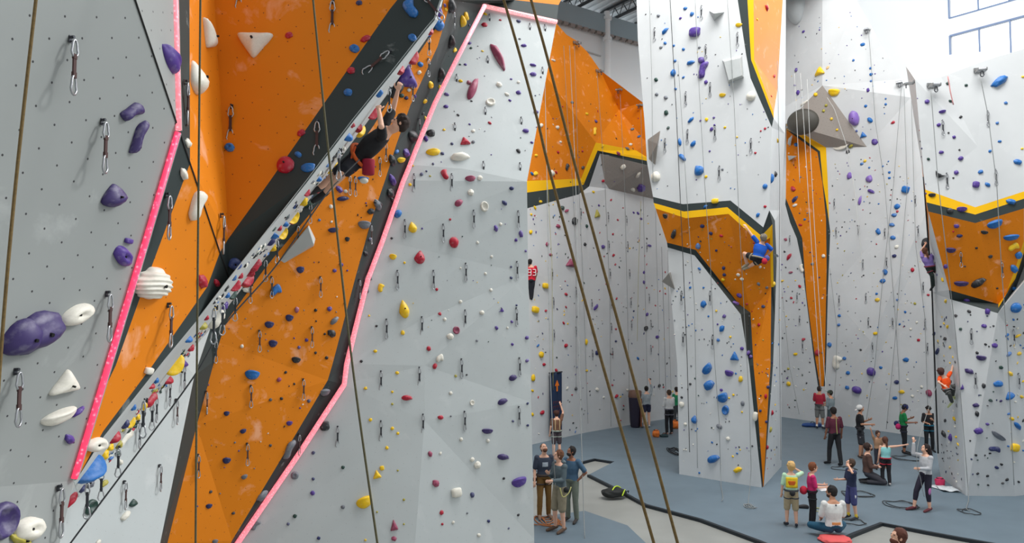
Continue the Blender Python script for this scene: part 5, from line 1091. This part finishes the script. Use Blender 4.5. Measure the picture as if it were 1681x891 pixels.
    if extra: extra(root, dict(pel=pel, che=che, nec=nec, lat=lat, up=up, fw=fw, k=k, H=H_, hf=hf, hs=hs, hu=hu, wr=wr_, cl=cl, sh=sh, hip=hp, el=el, knee=kn))
    return root
DOWN = ((.055, .0, -.28), (.075, .07, -.53)); BELAY = ((.05, .02, -.28), (-.06, .24, -.30)); UPA = ((.10, .10, .24), (.02, .14, .50)); SHADE = ((.16, .17, .03), (-.06, .13, .16))
OUT = ((.27, .02, .03), (.53, .03, .08)); FWD_ = ((.02, .06, -.28), (-.02, .32, -.27)); HIPS = ((.17, -.06, -.25), (.0, .02, -.44)); HOLDF = ((.04, .05, -.27), (-.10, .25, -.16))
UPF = ((.06, .20, .12), (.04, .30, .38)); FACE = ((.06, .20, -.14), (-.10, .15, .10))
SHW = .166
def stand(px, py, Hm, yaw, label, arms=(DOWN, DOWN), look=None, stance=(0.0, 0.0), lean=0.0, legs=None, lift=0, base=None, width=1.0, **kw):
    """feet at the floor pixel; yaw 0 faces the camera, 90 faces +x; look = (yaw, pitch) of the head in degrees"""
    foot = base if base is not None else floorp(px, py); k = Hm / 1.75; a = math.radians(yaw)
    f = Vector((math.sin(a), -math.cos(a), 0)); s_ = Vector((math.cos(a), math.sin(a), 0)); z = Vector((0, 0, 1))
    fz = foot + Vector((0, 0, lift))
    def pt(sd, fd, zz_): return fz + (s_ * sd + f * (fd + max(0, zz_ - .9) * lean) + z * zz_) * k
    J = dict(pel=pt(0, 0, .96), che=pt(0, 0, 1.24), nec=pt(0, 0, 1.47), hed=pt(0, .03, 1.615 + (kw.get('headk', 1) - 1) * .1),
             sh=[pt(SHW * width, 0, 1.405), pt(-SHW * width, 0, 1.405)], hip=[pt(.088, 0, .92), pt(-.088, 0, .92)])
    J['el'] = [J['sh'][i] + (s_ * arms[i][0][0] * (1, -1)[i] + f * arms[i][0][1] + z * arms[i][0][2]) * k for i in (0, 1)]
    J['wr'] = [J['sh'][i] + (s_ * arms[i][1][0] * (1, -1)[i] + f * arms[i][1][1] + z * arms[i][1][2]) * k for i in (0, 1)]
    if legs:
        J['kn'] = [J['hip'][i] + (s_ * legs[i][0][0] * (1, -1)[i] + f * legs[i][0][1] + z * legs[i][0][2]) * k for i in (0, 1)]
        J['an'] = [J['hip'][i] + (s_ * legs[i][1][0] * (1, -1)[i] + f * legs[i][1][1] + z * legs[i][1][2]) * k for i in (0, 1)]
        J['toe'] = [J['an'][i] + (s_ * legs[i][2][0] * (1, -1)[i] + f * legs[i][2][1] + z * legs[i][2][2]) * k for i in (0, 1)]
    else:
        J['kn'] = [pt(.105, .02 + stance[0] * .6, .50), pt(-.105, .02 + stance[1] * .6, .50)]
        J['an'] = [pt(.115, stance[0] - .02, .075), pt(-.115, stance[1] - .02, .075)]
        J['toe'] = [pt(.145, stance[0] + .15, .035), pt(-.145, stance[1] + .15, .035)]
    ly, lp = look if look else (yaw, 0)
    ly, lp = math.radians(ly), math.radians(lp)
    J['look'] = Vector((math.sin(ly) * math.cos(lp), -math.cos(ly) * math.cos(lp), math.sin(lp)))
    J['hed'] += (Vector((math.sin(ly), -math.cos(ly), 0)) * .02 - Vector((math.sin(ly), -math.cos(ly), 0)) * .05 * math.sin(lp)) * k
    kw.setdefault('F0', f)
    return person(label, Vector(foot), J, k, **kw)
def pouch(root, c, s_, col, name='chalk_bag'):
    bm = bmesh.new(); ell(bm, c, (Vector((s_, 0, 0)), Vector((0, s_ * .8, 0)), Vector((0, 0, s_ * 1.1))), 10); bmo(name, bm, cm(col), root, True)
def dec(root, c, x, u, n, w_, h_, col, name='print', off=.006):
    bm = bmesh.new(); g = {}
    for i in range(7):
        for j in range(7): g[i, j] = bm.verts.new(c + x * (i / 6 - .5) * w_ + u * (j / 6 - .5) * h_ + n * (off - ((i / 6 - .5) ** 2) * .06))
    for i in range(6):
        for j in range(6): bm.faces.new([g[i, j], g[i + 1, j], g[i + 1, j + 1], g[i, j + 1]])
    o = bmo(name, bm, cm(col), root, True); m_ = o.modifiers.new('s', 'SOLIDIFY'); m_.thickness = .004
def torso_pt(X, t, sgn): return X['pel'].lerp(X['che'], t) + X['fw'] * sgn * (.112 * X['k'] + X['cl'] + .004)
def leg_panel(root, X, col, t):
    h, kn = X['hip'][0], X['knee'][0]; c = h.lerp(kn, t); r_ = X['k'] * (.088 - .028 * t) + X['cl'] * .9
    bm = bmesh.new(); ell(bm, c + X['lat'] * .010, (X['lat'] * r_, X['fw'] * r_ * .7, (kn - h).normalized() * .15 * X['k'])); bmo('leg_panel', bm, cm(col), root, True)
# --- the trio of men
def ex1(root, X):
    dec(root, torso_pt(X, 1.05, 1), X['lat'], X['up'], X['fw'], .13, .10, (170, 180, 190)); pouch(root, X['hip'][1] + X['lat'] * -.13 + Vector((0, .0, -.02)), .05, (40, 40, 44), 'belay_device')
stand(893, 850, 1.68, 12, 'bearded man in navy t-shirt and tan trousers looking up, beside the grey hoodie man', (DOWN, DOWN), (20, 42), (0, .04), top=(52, 60, 76), sleeve=.8, bottom=(122, 88, 40), leg=1.95, shoes=(120, 96, 80), hair=(96, 66, 48), hstyle='buzz', beard=(110, 70, 50), harness=(60, 50, 44), skin='fair', extra=ex1)
def ex2(root, X):
    bm = bmesh.new(); c = X['nec'] - X['fw'] * .06 * X['k']; ell(bm, c, (X['lat'] * .12, X['fw'] * .07, X['up'] * .05)); fuse('hood', bm, cm((96, 110, 116)), root, .012)
    pouch(root, X['hip'][0] + X['lat'] * .13, .055, (30, 32, 36)); 
    bmo('waist_rope', tube(catmull([X['hip'][0] + Vector((-.06, -.16, .06)), X['hip'][0] + Vector((0, -.19, -.12)), X['hip'][0] + Vector((.12, -.14, -.06)), X['hip'][0] + Vector((.18, -.06, .05))]), .012, 6), RO['yellow'], root, True)
stand(919, 872, 1.72, -55, 'man in grey hoodie, khaki shorts and sandals holding the rope', (FWD_, HOLDF), (-70, 18), (0, .05), top=(84, 98, 104), sleeve=1.85, bottom=(146, 136, 114), leg=1.0, shoes=(90, 70, 56), hair=(104, 66, 44), hstyle='short', skin='fair', extra=ex2)
stand(939, 856, 1.66, -35, 'man in blue t-shirt and grey-green trousers behind the grey hoodie man', (HIPS, DOWN), (-60, 22), (0, .0), top=(66, 96, 122), sleeve=.8, bottom=(112, 120, 108), leg=1.95, shoes=(54, 50, 48), hair=(28, 24, 24), hstyle='short', skin='brown', beard=(40, 32, 30))
def exb(root, X):
    for s_ in (-1, 1): dec(root, torso_pt(X, .9, -1) + X['lat'] * s_ * .07, X['lat'], X['up'], -X['fw'], .03, .34, (190, 160, 120), 'strap')
stand(914, 752, 1.5, 190, 'child in brown patterned top reaching up in front of the navy banner', (DOWN, UPA), (180, 20), (0, 0), top=(110, 76, 58), sleeve=.6, bottom=(70, 60, 66), leg=.8, shoes=(120, 70, 60), hair=(66, 34, 26), hstyle='mop', harness=(150, 160, 150), extra=exb, voxel=.012)
# --- far belayers by the back wall
stand(1062, 702, 1.64, 188, 'woman in grey top and navy shorts reaching up beside the dark bin', (OUT, UPA) if False else (DOWN, UPA), (170, 10), (0, .05), top=(150, 160, 166), sleeve=1.5, bottom=(30, 34, 62), leg=.5, shoes=(190, 192, 196), hair=(28, 22, 22), hstyle='bun', voxel=.012)
stand(1099, 714, 1.68, 195, 'man in white long-sleeved shirt and black trousers by the small orange bags', (BELAY, HOLDF), (215, 15), (0, .06), top=(214, 216, 216), sleeve=1.9, bottom=(24, 26, 32), leg=1.95, shoes=(150, 120, 110), hair=(70, 54, 42), hstyle='short', harness=(110, 112, 122), voxel=.012)
stand(1112, 702, 1.6, 200, 'person in green t-shirt mostly hidden behind the free-standing pillar', (DOWN, DOWN), (200, 0), top=(30, 130, 86), sleeve=.7, bottom=(60, 66, 70), leg=1.95, shoes=(60, 60, 60), hair=(40, 30, 26), voxel=.014)
# --- belayers on the right
stand(1346, 704, 1.66, 140, 'man in red t-shirt and grey shorts with white socks by the orange blade', (BELAY, FWD_), (120, 0), (0, .03), top=(168, 34, 56), sleeve=.8, bottom=(118, 120, 118), leg=.95, shoes=(60, 60, 66), socks=(226, 226, 226), hair=(44, 32, 28), hstyle='short', skin='tan', harness=(70, 70, 76), voxel=.012)
stand(1365, 711, 1.62, -150, 'man in grey t-shirt and green cap facing the red-shirted man', (BELAY, FWD_), (-120, 10), top=(128, 140, 144), sleeve=1.2, bottom=(60, 72, 78), leg=1.9, shoes=(60, 60, 66), hair=(40, 30, 26), hstyle='short', hat=((66, 84, 70), 'cap'), skin='tan', voxel=.012)
def ex7(root, X): bmo('rope_tail', tube(catmull([X['nec'] - X['fw'] * .12 + Vector((0, 0, -.05)), torso_pt(X, .9, -1), torso_pt(X, 0, -1) - X['fw'] * .03]), .012, 6), RO['yellow'], root, True)
stand(1371, 764, 1.74, 184, 'man in maroon t-shirt and black trousers walking away, back turned', (DOWN, DOWN), (184, 0), (.16, -.12), width=1.05, top=(92, 34, 54), sleeve=.85, bottom=(34, 34, 38), leg=1.95, shoes=(34, 34, 38), hair=(30, 22, 20), hstyle='short', skin='brown', extra=ex7)
def ex8(root, X): pouch(root, X['hip'][1] - X['lat'] * .13 + Vector((0, 0, .02)), .06, (34, 36, 40)); leg_panel(root, dict(X, hip=[X['hip'][1]] * 2, knee=[X['knee'][1]] * 2, lat=-X['lat']), (150, 150, 156), .5)
stand(1413, 752, 1.68, 62, 'belayer in white cap and black t-shirt looking up, hands on the rope', (HOLDF, FWD_), (80, 32), (.05, 0), top=(26, 26, 30), sleeve=.7, bottom=(52, 54, 60), leg=.95, shoes=(70, 60, 56), hair=(70, 46, 36), hstyle='buzz', hat=((226, 226, 224), 'back'), skin='tan', harness=(40, 40, 46), extra=ex8)
KNEEL = (((.05, .38, -.18), (.03, -.02, -.20), (0, -.14, -.01)), ((.05, .38, -.18), (.03, -.02, -.20), (0, -.14, -.01)))
b = floorp(1425, 793)
stand(0, 0, 1.76, 70, 'man in brown jacket kneeling on the mat beside the children', (BELAY, FWD_), (88, 25), legs=KNEEL, base=b, lift=-.66, top=(88, 62, 54), sleeve=1.6, bottom=(52, 52, 60), leg=1.95, shoes=(30, 30, 34), hair=(54, 36, 30), hstyle='short', skin='fair', beard=(90, 62, 50))
stand(1442, 770, 1.1, 0, 'small child in tan top standing behind the girl in turquoise', (DOWN, ((.10, .04, .20), (.16, .06, .40))), (0, 0), top=(176, 136, 106), sleeve=.6, bottom=(50, 50, 60), leg=1.8, shoes=(40, 40, 46), hair=(66, 42, 32), hstyle='short', headk=1.2, skin='tan', voxel=.012)
stand(1455, 797, 1.27, 172, 'girl in turquoise tank top and black leggings, one arm stretched out', (DOWN, OUT), (180, 5), (.05, 0), top=(140, 206, 206), tank=True, bottom=(28, 26, 32), leg=1.95, shoes=(190, 184, 180), hair=(84, 50, 36), hstyle='tail', headk=1.15, harness=(168, 32, 52), skin='fair')
def ex12(root, X): pouch(root, X['pel'] - X['fw'] * .16 - X['lat'] * .06 + Vector((0, 0, .0)), .09, (196, 40, 108)); pouch(root, X['pel'] - X['fw'] * .2 + Vector((0, 0, .09)), .08, (36, 40, 92), 'pouch')
stand(1484, 745, 1.6, 75, 'belayer in green t-shirt and navy beanie looking down at his hands', (HOLDF, FWD_), (75, -28), (.04, 0), top=(20, 128, 68), sleeve=.7, bottom=(26, 28, 34), leg=1.55, shoes=(34, 34, 38), hair=(24, 22, 30), hstyle='short', hat=((34, 44, 96), 'beanie'), skin='brown', harness=(40, 44, 60), extra=ex12)
stand(1526, 741, 1.5, -15, 'person in black top and black trousers with teal harness in the wall corner', (HOLDF, BELAY), (-40, -28), (0, .03), top=(30, 28, 32), sleeve=.9, bottom=(24, 26, 30), leg=1.95, shoes=(34, 34, 38), hair=(28, 22, 22), hstyle='mop', skin='tan', harness=(30, 110, 136))
def ex14(root, X):
    leg_panel(root, X, (190, 120, 176), .86)
stand(1521, 838, 1.55, -78, 'woman with long dark hair in grey sweatshirt, one arm raised', (FWD_, ((.02, .22, .05), (.0, .22, .34))), (-85, 30), (.02, .30), lean=-.05, top=(186, 188, 192), sleeve=1.9, bottom=(34, 30, 48), leg=1.5, shoes=(96, 44, 52), hair=(34, 22, 22), hstyle='long', skin='fair', extra=ex14)
stand(1399, 852, 1.32, -82, 'child in navy t-shirt and navy-white shorts shading the eyes', (SHADE, FWD_), (-95, 30), (-.04, .06), top=(36, 46, 76), sleeve=.8, bottom=(66, 70, 120), leg=1.0, shoes=(44, 48, 56), socks=(226, 190, 60), hair=(70, 52, 40), hstyle='mop', headk=1.15, skin='fair', extra=lambda root, X: leg_panel(root, X, (226, 226, 232), .5))
def ex16(root, X):
    dec(root, torso_pt(X, .95, -1), -X['lat'], X['up'], -X['fw'], .24, .22, (236, 200, 40), 'yellow_print'); dec(root, torso_pt(X, .98, -1), -X['lat'], X['up'], -X['fw'], .17, .05, (206, 96, 30), 'orange_lettering', .012); dec(root, torso_pt(X, .80, -1), -X['lat'], X['up'], -X['fw'], .15, .04, (206, 96, 30), 'orange_lettering', .012)
    pouch(root, X['pel'] - X['fw'] * .16 + Vector((0, 0, .0)), .06, (34, 36, 40)); 
stand(1300, 865, 1.38, 168, 'blond child in mint t-shirt with yellow back print and khaki shorts', (DOWN, SHADE), (190, 20), (.10, 0), top=(184, 222, 190), sleeve=.85, bottom=(176, 160, 128), leg=.98, shoes=(34, 36, 48), hair=(206, 168, 110), hstyle='mop', headk=1.15, harness=(60, 66, 74), skin='fair', extra=ex16)
def ex17(root, X):
    pouch(root, X['pel'] - X['fw'] * .17 + Vector((0, 0, .03)), .085, (196, 40, 66))
stand(1334, 865, 1.36, 80, 'child in magenta t-shirt and black trousers holding a white sheet', (FWD_, FWD_), (85, 0), (0, .0), top=(196, 36, 104), sleeve=.9, bottom=(24, 24, 30), leg=1.95, shoes=(70, 60, 70), hair=(116, 66, 40), hstyle='short', headk=1.15, harness=(30, 34, 38), skin='fair', extra=ex17)
bm = bmesh.new(); gv = {}
for a in range(5):
    for c in range(5): gv[a, c] = bm.verts.new(((a / 4 - .5) * .21, (c / 4 - .5) * .28, .01 * math.sin(a)))
for a in range(4):
    for c in range(4): bm.faces.new([gv[a, c], gv[a + 1, c], gv[a + 1, c + 1], gv[a, c + 1]])
o = bmo('paper_sheet', bm, mat('white_paper', srgb(232, 234, 236), .8), None, True); md = o.modifiers.new('s', 'SOLIDIFY'); md.thickness = .003
o.location = P(1352, 803, 15.6); tag(o, 'white sheet of paper held by the magenta-shirted child', 'paper')
SIT = (((.24, .30, -.02), (-.02, .22, -.10), (-.12, .06, 0)), ((.24, .30, -.02), (-.02, .34, -.10), (-.12, .06, 0)))
b = floorp(1369, 884)
def ex18(root, X):
    dec(root, torso_pt(X, .28, -1), -X['lat'], X['up'], -X['fw'], .18, .05, (222, 150, 90), 'orange_print'); dec(root, torso_pt(X, 1.55, -1) , -X['lat'], X['up'], -X['fw'], .035, .035, (80, 82, 90), 'neck_print', .0)
stand(0, 0, 1.80, 182, 'bearded man in white t-shirt sitting cross-legged, back turned', (((.05, .06, -.27), (-.05, .26, -.38)), ((.05, .06, -.27), (-.05, .26, -.38))), (-125, 0), legs=SIT, base=b, lift=-.73, width=1.08, top=(222, 222, 220), sleeve=.85, bottom=(26, 78, 104), leg=1.9, shoes=(40, 40, 44), hair=(30, 26, 26), hstyle='short', beard=(60, 40, 34), skin='tan', extra=ex18)
lump('seat_pad', 'salmon pink pad under the man sitting cross-legged', 'pad', 1371, 888, .62, .5, .10, mat('salmon_pad', srgb(222, 92, 92), .8), seed=9)
stand(0, 0, 1.76, -62, 'bearded man in magenta shirt looking up at the bottom edge', (DOWN, DOWN), (-82, 22), base=Vector(((1463 - 840.5) / F * 10.25, 10.2, -.06)), top=(150, 44, 104), sleeve=.8, bottom=(50, 52, 60), leg=1.95, shoes=(50, 50, 50), hair=(86, 46, 34), hstyle='short', beard=(88, 46, 34), skin='fair', voxel=.008)
# --- climbers
def climber(label, pts, D, k, **kw):
    """pts in pixels with depth offsets from D"""
    g = lambda p: P(p[0], p[1], D + (p[2] if len(p) > 2 else 0))
    J = {n: ([g(q) for q in v] if isinstance(v, list) else g(v)) for n, v in pts.items() if n != 'look'}
    if 'look' in pts: J['look'] = Vector(pts['look'])
    return person(label, J['pel'].copy(), J, k, **kw)
# main climber hanging under the charcoal overhang; 0 = his left side (far side)
def exm(root, X):
    bm = bmesh.new(); c = X['pel'] + X['up'] * .07
    tube([c + X['lat'] * .20 * math.cos(u) + X['fw'] * .145 * math.sin(u) for u in [2 * math.pi * q / 28 for q in range(28)]], .022, 6, bm, True); o = bmo('harness_belt', bm, cm((206, 90, 30)), root, True); o['label'] = 'orange harness belt'
    for i in (0, 1):
        ax = (X['kn_'][i] - X['hip'][i]).normalized() if 'kn_' in X else Vector((0, 0, -1))
    bm = bmesh.new(); p = X['pel'] + Vector((.16, -.1, -.10)); lathe([(.05, -.10), (.07, -.09), (.075, .06), (.07, .08)], 14, bm); bmesh.ops.translate(bm, verts=bm.verts, vec=p); bmo('chalk_bag', bm, cm((150, 22, 50)), root, True)
    bmo('belay_loop', tube(catmull([p + Vector((-.14, -.06, .22)), p + Vector((-.18, -.07, .06)), p + Vector((-.15, -.06, -.08))]), .016, 6), cm((206, 80, 30)), root, True)
    bm = bmesh.new(); ell(bm, p + Vector((-.04, -.04, -.17)), (Vector((.05, 0, 0)), Vector((0, .05, 0)), Vector((0, 0, .035))), 10); bmo('tape_roll', bm, cm((220, 216, 206)), root, True)
climber('dark-haired climber in black t-shirt and shorts hanging from the grey underside strip', dict(
    pel=(585, 262), che=(609, 238, -.02), nec=(640, 212, 0), hed=(658, 203, 0),
    sh=[(633, 203, .16), (628, 222, -.16)], el=[(645, 180, .25), (624, 205, -.30)], wr=[(653, 149, .18), (622, 180, -.10)],
    hip=[(584, 259, .09), (582, 267, -.09)], kn=[(556, 285, .30), (566, 281, -.22)], an=[(522, 312, .22), (531, 321, -.02)], toe=[(508, 317, .10), (515, 330, -.10)],
    look=(-.80, .12, .42), palm=(0, 0)) | {} if False else dict(
    pel=(585, 262), che=(609, 238, -.02), nec=(640, 212, 0), hed=(656, 203, 0),
    sh=[(633, 203, .16), (628, 222, -.16)], el=[(645, 180, .25), (626, 208, -.32)], wr=[(653, 149, .18), (622, 180, -.10)],
    hip=[(584, 259, .09), (582, 267, -.09)], kn=[(552, 286, .30), (566, 281, -.22)], an=[(522, 310, .22), (533, 317, -.02)], toe=[(505, 318, .10), (517, 328, -.10)],
    look=(-.82, -.30, .40)), 8.5, .93, skin='fair', hair=(44, 30, 26), hstyle='curly', top=(22, 22, 26), sleeve=.75, bottom=(24, 26, 36), leg=.82, shoes=(24, 24, 26), voxel=.007, curl=.9, extra=exm)
climber('climber in blue t-shirt and grey beanie on the orange spike of the pillar', dict(
    pel=(1244, 424), che=(1247, 411), nec=(1251, 398), hed=(1253, 391, -.05), sh=[(1243, 396), (1259, 402)], el=[(1235, 387, 0), (1267, 410, 0)], wr=[(1226, 374, .05), (1261, 416, .2)],
    hip=[(1240, 424), (1248, 426)], kn=[(1222, 416, .2), (1237, 433, .1)], an=[(1226, 434, .3), (1229, 438, .3)], toe=[(1220, 438, .3), (1222, 441, .3)], look=(-.1, .95, .1)),
    cast(1244, 424)[3] - .62, .93, F0=Vector((0, 1, 0)), skin='fair', hair=(120, 110, 96), hstyle='short', hat=((136, 134, 128), 'beanie'), top=(10, 84, 186), sleeve=.8, bottom=(26, 26, 30), leg=.6, shoes=(150, 140, 120), harness=(150, 140, 120), voxel=.011,
    extra=lambda root, X: (pouch(root, X['pel'] + Vector((.13, -.12, -.08)), .075, (190, 26, 54)), pouch(root, X['pel'] + Vector((.2, -.1, .0)), .07, (80, 84, 150), 'pouch')))
def ex20(root, X):
    c = torso_pt(X, 1.0, -1) + Vector((.0, -.0, .0)); u = X['up']; l = Vector((1, 0, 0)); W_ = (232, 232, 232)
    def glyph(cx, segs):
        for (x0, z0, x1, z1) in segs:
            bm = bmesh.new(); tube([c + l * (cx + x0 * .10) + u * (z0 * .2 - .1) - X['fw'] * .012, c + l * (cx + x1 * .10) + u * (z1 * .2 - .1) - X['fw'] * .012], .013, 5, bm); bmo('number_stroke', bm, cm(W_), root)
    glyph(-.13, [(0, 1, 1, 1), (0, .5, 1, .5), (0, .5, 0, 1), (1, 0, 1, 1), (0, 0, 1, 0)]); glyph(.03, [(0, 1, 1, 1), (.2, .5, 1, .5), (1, 0, 1, 1), (0, 0, 1, 0)])
Dk = cast(885, 450)[3] - .45
climber('climber in red number 93 jersey half hidden behind the grey centre wall', dict(
    pel=(872, 460), che=(873, 447), nec=(872, 436), hed=(870, 430), sh=[(865, 438), (879, 438)], el=[(864, 428, .1), (881, 449, .1)], wr=[(869, 415, .3), (879, 458, .3)],
    hip=[(869, 461), (875, 461)], kn=[(870, 475, .05), (874, 475, .05)], an=[(870, 490, .1), (873, 489, .1)], toe=[(869, 495, .25), (872, 494, .25)], look=(0, .9, .3)),
    Dk, .86, F0=Vector((0, 1, 0)), hair=(30, 24, 24), hstyle='short', top=(204, 22, 48), sleeve=.7, bottom=(34, 36, 44), leg=1.95, shoes=(40, 40, 40), extra=ex20, voxel=.012, skin='fair')
Dk = 19.6
climber('climber with brown hair in purple top high in the corner of the window-side wall', dict(
    pel=(1527, 438), che=(1523, 428), nec=(1520, 419), hed=(1517, 412), sh=[(1514, 421), (1528, 419)], el=[(1513, 411, .1), (1533, 425, .1)], wr=[(1519, 401, .2), (1537, 436, .2)],
    hip=[(1524, 440), (1531, 439)], kn=[(1530, 452, -.05), (1541, 449, .1)], an=[(1532, 469, .1), (1545, 464, .1)], toe=[(1528, 475, .2), (1550, 466, .15)], look=(-.3, .9, .3)),
    Dk, .80, F0=Vector((.2, 1, 0)), hair=(92, 54, 36), hstyle='tail', top=(140, 120, 190), sleeve=.7, bottom=(36, 48, 44), leg=1.95, shoes=(40, 40, 40), harness=(120, 50, 60), voxel=.012, skin='fair')
Dk = 18.7
climber('child in bright orange shirt climbing the yellow holds of the wall corner', dict(
    pel=(1555, 638), che=(1552, 628), nec=(1549, 617), hed=(1544, 610), sh=[(1543, 619), (1557, 616)], el=[(1541, 627, -.1), (1562, 609, .05)], wr=[(1549, 632, -.2), (1564, 599, .2)],
    hip=[(1552, 640), (1559, 638)], kn=[(1558, 646, -.1), (1565, 634, -.1)], an=[(1563, 660, .05), (1564, 649, .1)], toe=[(1557, 667, .15), (1569, 656, .2)], look=(.2, .9, .3)),
    Dk, .76, F0=Vector((.3, 1, 0)), hair=(70, 40, 34), hstyle='mop', headk=1.15, top=(250, 84, 16), sleeve=.6, bottom=(70, 72, 70), leg=1.9, shoes=(200, 206, 150), harness=(110, 110, 110), voxel=.012, skin='fair')
volume_big = macro('large black textured macro hold above the purple-shirted climber', 1522, 400, 13, 20, mat('black_macro', srgb(30, 30, 34), .7), .3)
